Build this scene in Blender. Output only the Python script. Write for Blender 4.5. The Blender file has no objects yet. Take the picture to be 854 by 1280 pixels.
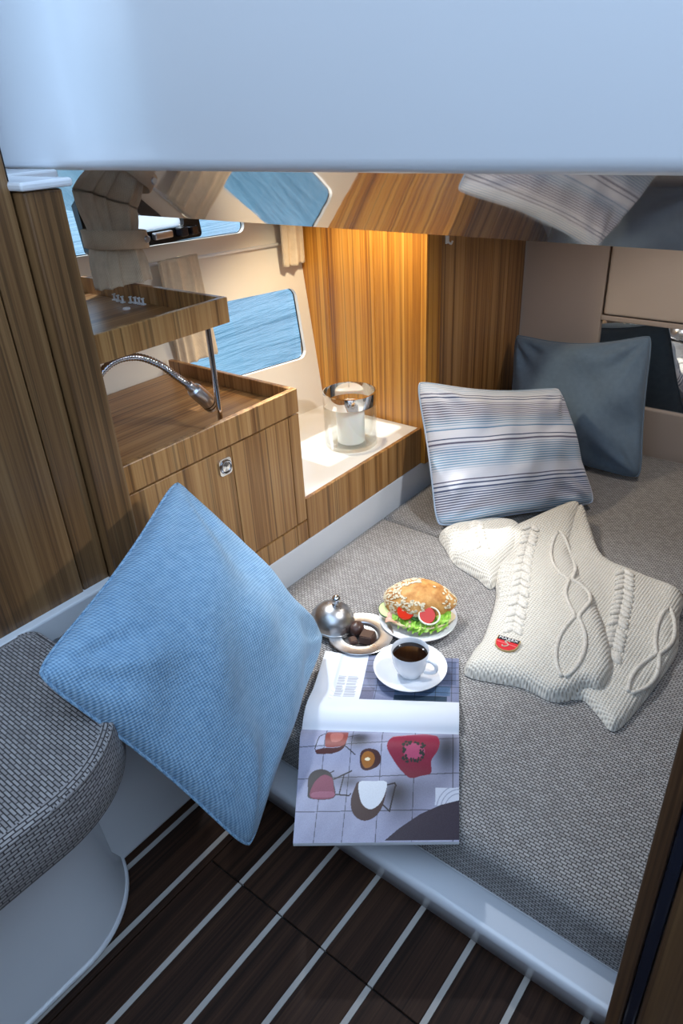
import bpy, bmesh, math, random
import numpy as np
from mathutils import Vector, Matrix

random.seed(4)
rng = np.random.default_rng(7)
sc = bpy.context.scene
col = sc.collection

# ------------------------------------------------------------------ camera
PITCH, ROLL, YAW = math.radians(29.615), math.radians(-3.176), math.radians(39.772)
fw = Vector((math.cos(YAW), math.sin(YAW), 0)); rt = Vector((math.sin(YAW), -math.cos(YAW), 0)); up = Vector((0, 0, 1))
f_ = fw*math.cos(PITCH) - up*math.sin(PITCH)
u_ = fw*math.sin(PITCH) + up*math.cos(PITCH)
r2 = rt*math.cos(ROLL) + u_*math.sin(ROLL)
u2 = -rt*math.sin(ROLL) + u_*math.cos(ROLL)
cd = bpy.data.cameras.new('camera'); cam = bpy.data.objects.new('camera', cd); col.objects.link(cam)
m = Matrix.Identity(4)
for i in range(3):
    m[i][0], m[i][1], m[i][2] = r2[i], u2[i], -f_[i]
m[0][3], m[1][3], m[2][3] = 0, 0, 1.25
cam.matrix_world = m
cd.sensor_width = 36; cd.sensor_fit = 'AUTO'; cd.lens = 887.4/1280*36; cd.clip_start = 0.02
sc.camera = cam

# ------------------------------------------------------------------ world, sun, lamps, exposure
w = bpy.data.worlds.new('sky'); sc.world = w; w.use_nodes = True
bg = w.node_tree.nodes['Background']
bg.inputs[0].default_value = (0.53, 0.73, 1.0, 1); bg.inputs[1].default_value = 2.1
sl = bpy.data.lights.new('sun', 'SUN'); sl.energy = 4.0; sl.angle = math.radians(1.2); sl.color = (1.0, 0.97, 0.92)
so = bpy.data.objects.new('sun', sl); col.objects.link(so); so.location = (1, 4, 4)
so.rotation_euler = Vector((0.05, -0.72, -0.70)).to_track_quat('-Z', 'Y').to_euler()
sc.view_settings.view_transform = 'Standard'; sc.view_settings.look = 'None'
sc.view_settings.exposure = 0.4; sc.view_settings.gamma = 1.0; sc.view_settings.use_curve_mapping = False

# ------------------------------------------------------------------ object helpers
ORG = {}
def tag(o, label=None, cat=None, group=None, kind=None):
    if label: o['label'] = label
    if cat: o['category'] = cat
    if group: o['group'] = group
    if kind: o['kind'] = kind
    return o
def empty(name, loc, label=None, cat=None, group=None, kind=None):
    o = bpy.data.objects.new(name, None); col.objects.link(o); o.location = loc; o.empty_display_size = .02
    ORG[o.name] = np.array(loc, float)
    return tag(o, label, cat, group, kind)
def obj(name, VF, mat, parent=None, smooth=False, uv=None, label=None, cat=None, group=None, kind=None):
    V, F = VF; V = np.array(V, float)
    if parent is not None:
        L = ORG[parent.name]
    else:
        lo, hi = V.min(0), V.max(0); L = np.array([(lo[0]+hi[0])/2, (lo[1]+hi[1])/2, lo[2]])
    me = bpy.data.meshes.new(name)
    me.from_pydata((V-L).tolist(), [], [tuple(int(i) for i in f) for f in F])
    if uv is not None:
        ul = me.uv_layers.new(name='UVMap')
        vi = np.zeros(len(me.loops), int); me.loops.foreach_get('vertex_index', vi)
        ul.data.foreach_set('uv', np.array(uv, float)[vi].astype(np.float32).ravel())
    else:
        ul = me.uv_layers.new(name='UVMap')
        for p in me.polygons:
            n = p.normal; ax = max(range(3), key=lambda i: abs(n[i]))
            for li in p.loop_indices:
                v = V[me.loops[li].vertex_index]
                ul.data[li].uv = (v[1], v[0]) if ax == 2 else ((v[1], v[2]) if ax == 0 else (v[0], v[2]))
    if mat: me.materials.append(mat)
    if smooth is True:
        me.shade_smooth()
    elif smooth:
        me.shade_smooth()
        try: me.set_sharp_from_angle(angle=math.radians(smooth))
        except Exception: pass
    o = bpy.data.objects.new(name, me); col.objects.link(o)
    if parent is not None: o.parent = parent; ORG[o.name] = L
    else: o.location = L; ORG[o.name] = L
    return tag(o, label, cat, group, kind)

def from_bm(bm):
    bm.verts.index_update()
    V = [tuple(v.co) for v in bm.verts]; F = [[v.index for v in f.verts] for f in bm.faces]; bm.free(); return V, F
def box(x0, x1, y0, y1, z0, z1, b=0.0, seg=2):
    bm = bmesh.new(); bmesh.ops.create_cube(bm, size=1)
    for v in bm.verts:
        v.co = ((x0+x1)/2+v.co.x*(x1-x0), (y0+y1)/2+v.co.y*(y1-y0), (z0+z1)/2+v.co.z*(z1-z0))
    if b: bmesh.ops.bevel(bm, geom=bm.edges[:], offset=b, segments=seg, profile=.5, affect='EDGES')
    return from_bm(bm)
def join(*parts):
    V, F = [], []
    for v, f in parts:
        n = len(V); V += [tuple(p) for p in v]; F += [[i+n for i in q] for q in f]
    return V, F
def xf(VF, M):
    return [tuple(M @ Vector(v)) for v in VF[0]], VF[1]
def lathe(prof, seg=48, c=(0, 0, 0)):
    V, F = [], []
    for r, z in prof:
        for k in range(seg):
            a = 2*math.pi*k/seg; V.append((c[0]+r*math.cos(a), c[1]+r*math.sin(a), c[2]+z))
    for i in range(len(prof)-1):
        for k in range(seg):
            k2 = (k+1) % seg
            F.append((i*seg+k, i*seg+k2, (i+1)*seg+k2, (i+1)*seg+k))
    return V, F
def smoothpath(P, n=8, closed=False):
    P = [np.array(p, float) for p in P]; out = []; N = len(P)
    rngk = range(N) if closed else range(N-1)
    for i in rngk:
        g = (lambda k: P[k % N]) if closed else (lambda k: P[min(max(k, 0), N-1)])
        p0, p1, p2, p3 = g(i-1), g(i), g(i+1), g(i+2)
        for k in range(n):
            t = k/n
            out.append(.5*((2*p1)+(-p0+p2)*t+(2*p0-5*p1+4*p2-p3)*t*t+(-p0+3*p1-3*p2+p3)*t**3))
    if not closed: out.append(P[-1])
    return out
def tube(path, r, seg=10, cap=True, closed=False):
    path = [np.array(p, float) for p in path]; n = len(path); V, F = [], []
    rr = r if callable(r) else (lambda t: r)
    prev = None
    for i, p in enumerate(path):
        if closed: d = path[(i+1) % n]-path[i-1]
        else: d = path[min(i+1, n-1)]-path[max(i-1, 0)]
        d = d/(np.linalg.norm(d)+1e-12)
        if prev is None:
            a = np.array([0, 0, 1.]) if abs(d[2]) < .9 else np.array([1., 0, 0]); nrm = np.cross(d, a)
        else: nrm = prev-d*(prev@d)
        nrm /= np.linalg.norm(nrm)+1e-12; prev = nrm; b = np.cross(d, nrm)
        R = rr(i/max(n-1, 1))
        for k in range(seg):
            a = 2*math.pi*k/seg; V.append(tuple(p+R*(nrm*math.cos(a)+b*math.sin(a))))
    for i in range(n if closed else n-1):
        j = (i+1) % n
        for k in range(seg):
            k2 = (k+1) % seg; F.append((i*seg+k, i*seg+k2, j*seg+k2, j*seg+k))
    if cap and not closed:
        F.append(list(range(seg))[::-1]); F.append([(n-1)*seg+k for k in range(seg)])
    return V, F
def prism(poly, z0, z1):
    n = len(poly); V = [(p[0], p[1], z0) for p in poly]+[(p[0], p[1], z1) for p in poly]
    F = [list(range(n))[::-1], list(range(n, 2*n))]+[(i, (i+1) % n, n+(i+1) % n, n+i) for i in range(n)]
    return V, F
def gridsurf(fn, nu, nv):
    V = [fn(i/(nu-1), j/(nv-1)) for j in range(nv) for i in range(nu)]
    F = [(j*nu+i, j*nu+i+1, (j+1)*nu+i+1, (j+1)*nu+i) for j in range(nv-1) for i in range(nu-1)]
    UV = [(i/(nu-1), j/(nv-1)) for j in range(nv) for i in range(nu)]
    return (V, F), UV
def rrect(x0, x1, y0, y1, r, n=6):
    P = []
    for cx, cy, a0 in ((x1-r, y1-r, 0), (x0+r, y1-r, 90), (x0+r, y0+r, 180), (x1-r, y0+r, 270)):
        for k in range(n+1):
            a = math.radians(a0+90*k/n); P.append((cx+r*math.cos(a), cy+r*math.sin(a)))
    return P
def fill2d(outer, holes, depth):
    """solid plate in XY with holes, thickness depth in Z"""
    cu = bpy.data.curves.new('tmp', 'CURVE'); cu.dimensions = '2D'; cu.fill_mode = 'BOTH'; cu.extrude = depth/2
    for pl in [outer]+holes:
        s = cu.splines.new('POLY'); s.points.add(len(pl)-1)
        for p, q in zip(s.points, pl): p.co = (q[0], q[1], 0, 1)
        s.use_cyclic_u = True
    o = bpy.data.objects.new('tmp', cu); col.objects.link(o)
    dg = bpy.context.evaluated_depsgraph_get(); me = bpy.data.meshes.new_from_object(o.evaluated_get(dg))
    V = [tuple(v.co) for v in me.vertices]; F = [list(p.vertices) for p in me.polygons]
    bpy.data.objects.remove(o); bpy.data.curves.remove(cu); bpy.data.meshes.remove(me)
    return V, F
def text2d(s, size):
    cu = bpy.data.curves.new('tmp', 'FONT'); cu.body = s; cu.size = size; cu.align_x = 'CENTER'; cu.align_y = 'CENTER'; cu.extrude = .0003
    o = bpy.data.objects.new('tmp', cu); col.objects.link(o)
    dg = bpy.context.evaluated_depsgraph_get(); me = bpy.data.meshes.new_from_object(o.evaluated_get(dg))
    V = [tuple(v.co) for v in me.vertices]; F = [list(p.vertices) for p in me.polygons]
    bpy.data.objects.remove(o); bpy.data.curves.remove(cu); bpy.data.meshes.remove(me)
    return V, F
def vnoise(x, y, seed=0):
    x = np.asarray(x, float); y = np.asarray(y, float)
    r = np.random.default_rng(seed); s = np.zeros(np.broadcast(x, y).shape)
    for k in range(7):
        a, b, ph = r.normal(size=2), r.uniform(0, 6.28), r.uniform(0, 6.28)
        s = s+np.sin(a[0]*x+a[1]*y+ph)
    return s/4

# ------------------------------------------------------------------ material helpers
def s2l(c):
    return tuple((v/255/12.92 if v/255 <= .04045 else ((v/255+.055)/1.055)**2.4) for v in c)+(1,)
class MT:
    def __init__(s, name):
        s.m = bpy.data.materials.new(name); s.m.use_nodes = True; s.t = s.m.node_tree
        s.p = s.t.nodes['Principled BSDF']; s.out = s.t.nodes['Material Output']
    def n(s, ty, ins=None, **kw):
        nd = s.t.nodes.new(ty)
        for k, v in kw.items(): setattr(nd, k, v)
        for k, v in (ins or {}).items(): s.set(nd.inputs[k], v)
        return nd
    def set(s, inp, v):
        if hasattr(v, 'is_linked') or isinstance(v, bpy.types.NodeSocket): s.t.links.new(v, inp)
        else: inp.default_value = v
    def math(s, op, a, b=None):
        nd = s.t.nodes.new('ShaderNodeMath'); nd.operation = op; s.set(nd.inputs[0], a)
        if b is not None: s.set(nd.inputs[1], b)
        return nd.outputs[0]
    def mix(s, f, a, b):
        nd = s.t.nodes.new('ShaderNodeMix'); nd.data_type = 'RGBA'
        s.set(nd.inputs[0], f); s.set(nd.inputs[6], a); s.set(nd.inputs[7], b); return nd.outputs[2]
    def ramp(s, fac, stops, interp='LINEAR'):
        nd = s.t.nodes.new('ShaderNodeValToRGB'); cr = nd.color_ramp; cr.interpolation = interp
        while len(cr.elements) < len(stops): cr.elements.new(.5)
        for e, (p, c) in zip(cr.elements, stops): e.position = p; e.color = c if len(c) == 4 else tuple(c)+(1,)
        s.set(nd.inputs[0], fac); return nd.outputs[0]
    def coord(s, kind='Object', scale=(1, 1, 1), rot=(0, 0, 0)):
        tc = s.n('ShaderNodeTexCoord'); mp = s.n('ShaderNodeMapping', {'Vector': tc.outputs[kind], 'Scale': scale, 'Rotation': rot})
        return mp.outputs[0]
    def noise(s, vec, scale=5, detail=3, rough=.5, dist=0):
        return s.n('ShaderNodeTexNoise', {'Vector': vec, 'Scale': scale, 'Detail': detail, 'Roughness': rough, 'Distortion': dist}).outputs[0]
    def bump(s, h, strength=.3, dist=.002):
        nd = s.n('ShaderNodeBump', {'Height': h, 'Strength': strength, 'Distance': dist}); s.t.links.new(nd.outputs[0], s.p.inputs['Normal']); return nd
    def P(s, **kw):
        names = {'color': 'Base Color', 'rough': 'Roughness', 'metal': 'Metallic', 'spec': 'Specular IOR Level', 'coat': 'Coat Weight', 'coatr': 'Coat Roughness',
                 'trans': 'Transmission Weight', 'ior': 'IOR', 'sheen': 'Sheen Weight', 'sss': 'Subsurface Weight', 'aniso': 'Anisotropic'}
        for k, v in kw.items(): s.set(s.p.inputs[names[k]], v)
        return s

def plain(name, c, rough=.5, **kw):
    a = MT(name); v = a.noise(a.coord('Object'), 9, 3)
    cl = s2l(c); d = tuple(x*.93 for x in cl[:3])+(1,)
    a.P(color=a.mix(v, d, cl), rough=rough, **kw); return a.m
def gelcoat(name, c, rough=.22):
    a = MT(name); cl = s2l(c); v = a.noise(a.coord('Object'), 4, 2)
    a.P(color=a.mix(v, tuple(x*.97 for x in cl[:3])+(1,), cl), rough=rough, coat=.4, coatr=.12); return a.m
def wood(name, axis, cols, cross=55., along=1.2, rough=.38, coat=.25, lines=.5, spec=.5):
    a = MT(name); tc = a.n('ShaderNodeTexCoord'); oi = a.n('ShaderNodeObjectInfo')
    off = a.n('ShaderNodeCombineXYZ', {0: a.math('MULTIPLY', oi.outputs['Random'], 37.), 1: a.math('MULTIPLY', oi.outputs['Random'], 53.), 2: a.math('MULTIPLY', oi.outputs['Random'], 11.)})
    va = a.n('ShaderNodeVectorMath', {0: tc.outputs['Object'], 1: off.outputs[0]}, operation='ADD').outputs[0]
    def mp(c, al):
        sc_ = [c, c, c]; sc_[axis] = al
        return a.n('ShaderNodeMapping', {'Vector': va, 'Scale': tuple(sc_)}).outputs[0]
    broad = a.noise(mp(cross*.7, along*.35), 1, 3, .6, .1)
    fine = a.noise(mp(cross*3.2, along*.7), 1, 4, .6, .1)
    vfine = a.noise(mp(cross*8, along*10), 1, 2, .5)
    t = a.math('ADD', a.math('MULTIPLY', broad, .55), a.math('ADD', a.math('MULTIPLY', fine, .38), a.math('MULTIPLY', vfine, .10)))
    c = a.ramp(t, [(.36, s2l(cols[0])), (.46, s2l(cols[1])), (.53, s2l(cols[2])), (.66, s2l(cols[3]))])
    ln = a.noise(mp(cross*1.7, along*.25), 1, 2, .5, .1)
    lm = a.ramp(ln, [(.0, (0, 0, 0)), (.36, (0, 0, 0)), (.405, (1, 1, 1)), (1, (1, 1, 1))])
    c = a.mix(a.math('ADD', a.math('MULTIPLY', lm, lines), 1-lines), s2l(tuple(v*.62 for v in cols[0])), c)
    a.P(color=c, rough=rough, coat=coat, coatr=.25, spec=spec); a.bump(fine, .06, .001); return a.m
def fabric(name, c1, c2, cm, bw=.011, rh=.0058, mort=.0011, bump=.8, rot=0, wob=.0):
    a = MT(name); tc = a.n('ShaderNodeTexCoord')
    v = a.n('ShaderNodeMapping', {'Vector': tc.outputs['UV'], 'Rotation': (0, 0, rot)}).outputs[0]
    nz = a.n('ShaderNodeTexNoise', {'Vector': v, 'Scale': 6., 'Detail': 1.})
    sub = a.n('ShaderNodeVectorMath', {0: nz.outputs['Color'], 1: (.5, .5, .5)}, operation='SUBTRACT').outputs[0]
    sc_ = a.n('ShaderNodeVectorMath', {0: sub, 'Scale': wob}, operation='SCALE').outputs[0]
    v2 = a.n('ShaderNodeVectorMath', {0: v, 1: sc_}, operation='ADD').outputs[0]
    b = a.n('ShaderNodeTexBrick', {'Vector': v2, 'Color1': s2l(c1), 'Color2': s2l(c2), 'Mortar': s2l(cm), 'Scale': 1., 'Mortar Size': mort, 'Mortar Smooth': .6, 'Brick Width': bw, 'Row Height': rh}, offset=.5)
    fine = a.noise(v, 900, 2)
    big = a.noise(v, 7, 2)
    c = a.mix(a.math('MULTIPLY', fine, .35), b.outputs['Color'], s2l(cm))
    a.P(color=c, rough=.9, spec=.2, sheen=.15)
    h = a.math('ADD', a.math('MULTIPLY', a.math('SUBTRACT', 1., b.outputs['Fac']), 1.), a.math('MULTIPLY', fine, .25))
    a.bump(h, bump, .0015); return a.m
def weave(name, cd_, cl_, k=.0045, bump=.6, extra=None):
    """basket weave from UV in metres"""
    a = MT(name); tc = a.n('ShaderNodeTexCoord')
    v = a.n('ShaderNodeMapping', {'Vector': tc.outputs['UV'], 'Rotation': (0, 0, .35)}).outputs[0]
    sx = a.n('ShaderNodeSeparateXYZ', {0: v})
    f = 2*math.pi/k
    u = a.math('SINE', a.math('MULTIPLY', a.math('ADD', sx.outputs[0], sx.outputs[1]), f*.72))
    q = a.math('SINE', a.math('MULTIPLY', a.math('SUBTRACT', sx.outputs[0], sx.outputs[1]), f*.72))
    h = a.math('ADD', a.math('MULTIPLY', a.math('MULTIPLY', u, q), .5), .5)
    nz = a.noise(v, 60, 3); big = a.noise(v, 5, 2)
    t = a.math('ADD', a.math('MULTIPLY', h, .6), a.math('MULTIPLY', nz, .4))
    c = a.ramp(t, [(.2, s2l(cd_)), (.75, s2l(cl_))])
    a.P(color=c, rough=.92, spec=.15, sheen=.2); a.bump(h, bump, .0012); return a.m
def metal(name, c, rough=.2, smudge=.1):
    a = MT(name); v = a.noise(a.coord('Object'), 38, 4)
    a.P(color=s2l(c), metal=1., rough=a.math('ADD', rough, a.math('MULTIPLY', v, smudge))); return a.m
def glass(name, tint=(1, 1, 1), refl=1.):
    a = MT(name); t = a.t; t.nodes.remove(a.p)
    tr = a.n('ShaderNodeBsdfTransparent', {'Color': tuple(tint)+(1,)}); gl = a.n('ShaderNodeBsdfGlossy', {'Roughness': .01})
    lw = a.n('ShaderNodeLayerWeight', {'Blend': .5}); fr = a.math('ADD', .035, a.math('MULTIPLY', a.math('POWER', lw.outputs['Facing'], 2.6), .6)); mx = a.n('ShaderNodeMixShader', {0: a.math('MULTIPLY', fr, refl), 1: tr.outputs[0], 2: gl.outputs[0]})
    t.links.new(mx.outputs[0], a.out.inputs[0]); return a.m

TEAK = [(106, 68, 36), (142, 98, 54), (166, 120, 70), (186, 143, 92)]
M = {}
M['wood_v'] = wood('teak_vertical', 2, TEAK)
M['wood_h'] = wood('teak_counter', 0, TEAK)
M['wood_shaded'] = wood('teak_wall_shaded', 2, [(74, 50, 30), (104, 74, 45), (124, 90, 56), (144, 110, 72)], cross=60, lines=.5)  # shade of the left wall put into darker teak tones
M['wood_lit'] = wood('teak_niche_lit', 2, [(122, 72, 20), (168, 108, 34), (198, 136, 50), (220, 164, 78)], cross=60, lines=.45)  # same teak, with the warm gold light put into its colour
M['wood_dark'] = wood('teak_bulkhead', 2, [(50, 34, 22), (84, 58, 38), (104, 74, 48), (124, 92, 60)], cross=40)
M['plank'] = wood('dark_floor_plank', 0, [(30, 18, 13), (42, 27, 19), (54, 35, 25), (70, 48, 33)], cross=70, along=2.5, rough=.62, coat=.0, lines=.4, spec=.2)
M['caulk'] = plain('pale_caulk', (176, 170, 164), .7)
M['subfloor'] = plain('black_subfloor', (14, 12, 12), .8)
M['white'] = gelcoat('white_gelcoat', (226, 228, 232))
M['lip'] = gelcoat('glossy_white_lip', (214, 217, 224), .16)
M['shelfwhite'] = gelcoat('white_shelf_laminate', (240, 238, 234), .35)
M['blue'] = gelcoat('white_gelcoat_beam', (228, 231, 236), .25)
M['beige'] = plain('beige_lining', (186, 170, 158), .55)
M['beige_door'] = plain('beige_locker_door', (200, 184, 170), .5)
M['cream'] = plain('cream_hull_lining', (236, 228, 216), .5)
M['bed'] = fabric('grey_bed_weave', (198, 194, 191), (170, 166, 163), (72, 67, 65), wob=.004)
M['seat'] = fabric('grey_seat_weave', (186, 180, 178), (160, 154, 152), (64, 58, 58), bw=.016, rh=.0056, mort=.0012, wob=.003)
M['bluepillow'] = weave('light_blue_weave', (100, 140, 176), (160, 194, 220), k=.0072, bump=.9)
M['greypillow'] = weave('grey_blue_linen', (84, 102, 122), (112, 132, 152), k=.003, bump=.35)
M['chrome'] = metal('chrome', (225, 226, 230), .06, .05)
M['brushed'] = metal('brushed_steel', (208, 210, 216), .26, .12)
M['pewter'] = metal('worn_pewter', (190, 189, 190), .16, .3)
M['mirror'] = metal('mirror_glass', (215, 218, 220), .01, .01)
M['silverband'] = metal('silvered_band', (232, 230, 228), .05, .02)
M['porcelain'] = plain('white_porcelain', (240, 241, 245), .12, coat=.5)
M['black'] = plain('black_plastic', (22, 23, 26), .35)
M['gap'] = plain('dark_gap', (20, 14, 10), .9)
M['cup_coffee'] = plain('black_coffee', (22, 11, 7), .06)
M['wax'] = plain('white_wax', (250, 248, 244), .45, sss=.15)
M['wick'] = plain('wick', (240, 235, 225), .8)
M['choc'] = plain('dark_chocolate', (72, 46, 38), .38)
M['curtain'] = weave('beige_curtain_linen', (190, 170, 144), (230, 212, 186), k=.003, bump=.4)
M['tie'] = weave('beige_tie_band', (186, 162, 132), (222, 200, 172), k=.0035, bump=.5)
M['plastic_white'] = plain('white_plastic', (238, 238, 240), .35)
M['glass'] = glass('clear_glass', (.95, .965, .96))
M['winglass'] = glass('window_glass', (.93, .96, .97), .8)
M['gasket'] = plain('dark_glossy_gasket', (34, 38, 52), .18)

def glare_pane():
    a = MT('port_glare_pane'); t = a.t; t.nodes.remove(a.p)
    tl = a.n('ShaderNodeBsdfTranslucent', {'Color': (.95, .95, .95, 1)}); d = a.n('ShaderNodeBsdfDiffuse', {'Color': (.9, .9, .9, 1)})
    mx = a.n('ShaderNodeMixShader', {0: a.math('MULTIPLY', a.noise(a.coord('Object'), 3, 1), .5), 1: tl.outputs[0], 2: d.outputs[0]}); t.links.new(mx.outputs[0], a.out.inputs[0]); return a.m
M['glare_pane'] = glare_pane()
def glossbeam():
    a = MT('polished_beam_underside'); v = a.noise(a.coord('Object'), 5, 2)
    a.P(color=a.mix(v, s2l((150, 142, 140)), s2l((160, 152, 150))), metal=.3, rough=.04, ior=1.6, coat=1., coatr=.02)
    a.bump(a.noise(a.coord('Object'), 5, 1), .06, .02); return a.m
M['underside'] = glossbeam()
def seamat():
    a = MT('sea_water'); v = a.coord('Object', (.35, 1.3, 1), (0, 0, .2))
    n1 = a.noise(v, 1.6, 5, .6, .4); n2 = a.noise(v, .25, 3)
    c = a.ramp(a.math('ADD', a.math('MULTIPLY', n1, .7), a.math('MULTIPLY', n2, .3)), [(.35, s2l((52, 84, 96))), (.65, s2l((84, 114, 124)))])
    a.P(color=c, rough=.3, spec=.15); a.bump(n1, .6, .25); return a.m
M['sea'] = seamat()

# ================================================================== STRUCTURE
YG = 1.115                      # face of galley, low shelf and berth side
# ---- floor
fl = empty('floor', (.1, .3, 0), 'dark brown plank floor with pale caulking lines', 'floor', kind='structure')
obj('subfloor', box(-1.6, .66, -.9, .95, -.03, -.006), M['subfloor'], fl)
lines = [.199-.0997*k for k in range(10, 0, -1)]+[.199+.0997*k for k in range(0, 9)]
HX = .4825
for k in range(len(lines)-1):
    y0, y1 = lines[k]+.0055, lines[k+1]-.0055
    cx = HX
    if y0 > .80:
        segs = [(-1.6, .655, y0, min(y1, .93))]
    elif y0 > .69:
        segs = [(-1.6, .655, .7785, y1), (HX+.0015, .655, y0, .7755), (-1.6, HX-.0015, y0, .7755)]
    else:
        segs = [(-1.6, HX-.0015, y0, y1), (HX+.0015, .655, y0, y1)]
    for s in segs: obj('plank', box(*s, -.006, 0, .0008, 1), M['plank'], fl)
for y in lines:
    if y > .95: continue
    if y > .75: obj('caulk_strip', box(-1.6, .655, y-.005, y+.005, -.006, -.0006), M['caulk'], fl)
    else:
        obj('caulk_strip', box(-1.6, HX-.0015, y-.005, y+.005, -.006, -.0006), M['caulk'], fl)
        obj('caulk_strip', box(HX+.0015, .655, y-.005, y+.005, -.006, -.0006), M['caulk'], fl)

# ---- left wall: teak boards, post, white moulding
wl = empty('wall_left', (.1, 1.13, 0), 'teak boarded wall above the white sill beside the seat', 'wall', kind='structure')
obj('board', box(-1.6, .549, 1.12, 1.15, .455, 2.8, .002), M['wood_shaded'], wl)
obj('board', box(.5525, .609, 1.122, 1.15, .455, 2.8, .002), M['wood_shaded'], wl)
obj('backing', box(-1.6, .62, 1.14, 1.17, 0, 2.8), M['gap'], wl)
tp = obj('trim_1', box(.613, .6795, 1.095, 1.16, .17, 1.163, .004), M['wood_shaded'], label='teak post beside the galley cabinet', cat='post', kind='structure')
wt = empty('trim_2', (.1, 1.1, 0), 'white moulded sill and plinth under the teak wall', 'moulding', kind='structure')
obj('sill', box(-1.6, .611, 1.10, 1.139, .405, .4575, .004), M['white'], wt)
obj('recess_panel', box(-1.6, .52, 1.118, 1.139, .30, .405, .002), M['white'], wt)
obj('recess_panel', box(.523, .6, 1.118, 1.139, .30, .405, .002), M['white'], wt)
obj('plinth', box(-1.6, .643, .912, 1.139, 0, .30, .012, 3), M['white'], wt)
obj('cable_clip', box(.585, .6, 1.085, 1.118, .345, .375, .003), M['black'], wt)
obj('post_cap', box(.606, .695, 1.085, 1.42, 1.1645, 1.177, .004), M['white'], wt)
obj('cap_fillet', box(.606, .775, 1.25, 1.424, 1.1645, 1.181, .004), M['white'], wt)
obj('leak_stop_panel', box(.56, .80, 1.425, 1.47, 1.10, 2.8, .004), M['white'], wt)  # added to close a gap where sun leaked in
obj('partition', box(.620, .679, 1.162, 1.72, .0, 1.164), M['cream'], wt)  # added behind the post to keep leaking light out

# ---- berth side band (white) and hull wall with windows
obj('baseboard_left', box(.68, 2.384, YG, 1.16, .08, .2425, .003), M['white'], label='white band between mattress and teak fronts', cat='moulding', kind='structure')
def hullY(x, z): return 1.51+.09*(1.755-x)+.125*(z-.364)
winU = rrect(.82, 1.556, .958, 1.125, .025)
winU = [(x, z+(1.2-x)*.03) for x, z in winU]
winL = rrect(1.25, 1.712, .548, .772, .03)
winL = [(x, z+(1.48-x)*.04) for x, z in winL]
V, F = fill2d([(.56, .0), (2.43, .0), (2.43, 1.46), (.56, 1.46)], [winU, winL], .016)
V = [(x, hullY(x, z)+.008+d, z) for x, z, d in V]
obj('wall_hull', (V, F), M['cream'], smooth=30, label='cream hull lining with two window openings', cat='wall', kind='structure')
for nm, wp, lab in (('window_1', winU, 'long upper window above the galley with black framed opening port'), ('window_2', winL, 'lower hull window with rounded corners looking on the sea')):
    wn = empty(nm, (wp[0][0], 1.6, .5), lab, 'window', kind='structure')
    V, F = fill2d(wp, [], .004); obj('pane', ([(x, hullY(x, z)+.020+d, z) for x, z, d in V], F), M['winglass'], wn)
    cx = sum(p[0] for p in wp)/len(wp); cz = sum(p[1] for p in wp)/len(wp)
    loop = [(cx+(x-cx)*1.004, hullY(x, z)+.014, cz+(z-cz)*1.01) for x, z in wp]
    obj('seal', tube(loop, .003, 6, closed=True), M['black'], wn)
# black framed opening port
pt = empty('opening_port', (1.22, 1.62, .96), 'black framed opening port in the upper window', 'port')
fo = rrect(1.045, 1.385, .962, 1.14, .012); fi = rrect(1.085, 1.335, .995, 1.115, .01)
V, F = fill2d(fo, [fi], .022); V = [(x, hullY(x, z)-.012+d, z) for x, z, d in V]; obj('frame', (V, F), M['black'], pt, smooth=30)
V, F = fill2d(rrect(1.087, 1.333, .997, 1.113, .009), [], .004); obj('pane', ([(x, hullY(x, z)-.008+d, z) for x, z, d in V], F), M['glare_pane'], pt)  # white translucent pane added for the bright glare in the port
h = obj('latch', box(1.30, 1.325, hullY(1.3, .98)-.05, hullY(1.3, .98)-.022, .972, .995, .004), M['gasket'], pt)
obj('latch', box(1.335, 1.36, hullY(1.3, .98)-.05, hullY(1.3, .98)-.022, .972, .995, .004), M['gasket'], pt)
obj('hinge', box(1.225, 1.285, hullY(1.25, .98)-.04, hullY(1.25, .98)-.022, .974, .992, .004), M['brushed'], pt)

# ---- niche end wall in teak coloured as if gold lit, return along the berth, beige back wall
wn_ = empty('wall_niche', (1.76, 1.3, .2), 'gold lit teak panelling at the end of the shelf niche', 'wall', kind='structure')
for y0, y1 in ((1.467, 1.60), (1.2855, 1.466), (1.1055, 1.2845)):
    obj('panel', box(1.755, 1.775, y0, y1, .2425, 1.13, .0012, 1), M['wood_lit'], wn_)
obj('corner_strip', box(1.7555, 1.83, 1.100, 1.118, .2425, 1.13, .002, 1), M['wood_lit'], wn_)
x = 1.831
for wd in (.14, .17, .12, .124):
    obj('panel', box(x, x+wd-.001, 1.101, 1.118, .2425, 1.13, .0012, 1), M['wood_v'], wn_); x += wd
obj('backing', box(1.78, 2.385, 1.119, 1.14, .2, 1.13), M['gap'], wn_)
hk = obj('wall_hook', join(box(1.846, 1.862, 1.094, 1.1, .90, .925, .002), tube(smoothpath([(1.854, 1.094, .905), (1.854, 1.084, .90), (1.854, 1.08, .908)], 5), .003, 8)), M['plastic_white'], smooth=40, label='tiny clear hook on the teak panelling', cat='hook')
wb = empty('wall_back', (2.4, .3, .1), 'beige lined wall behind the berth with mirror and locker door', 'wall', kind='structure')
obj('lining', box(2.385, 2.41, .815, 1.10, .10, 1.13, .003), M['beige'], wb)
obj('lower_lining', box(2.385, 2.41, -.6, .815, .10, .317, .006), M['beige'], wb)
obj('rail', box(2.382, 2.41, -.6, .815, .594, .611, .003), M['beige'], wb)
obj('locker_door', box(2.376, 2.41, -.2, .806, .6145, 1.10, .008, 3), M['beige_door'], wb)
obj('mirror', box(2.398, 2.405, -.6, .815, .317, .594), M['mirror'], wb)
obj('backing', box(2.41, 2.43, -.6, 1.14, 0, 1.2), M['beige'], wb)
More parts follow.
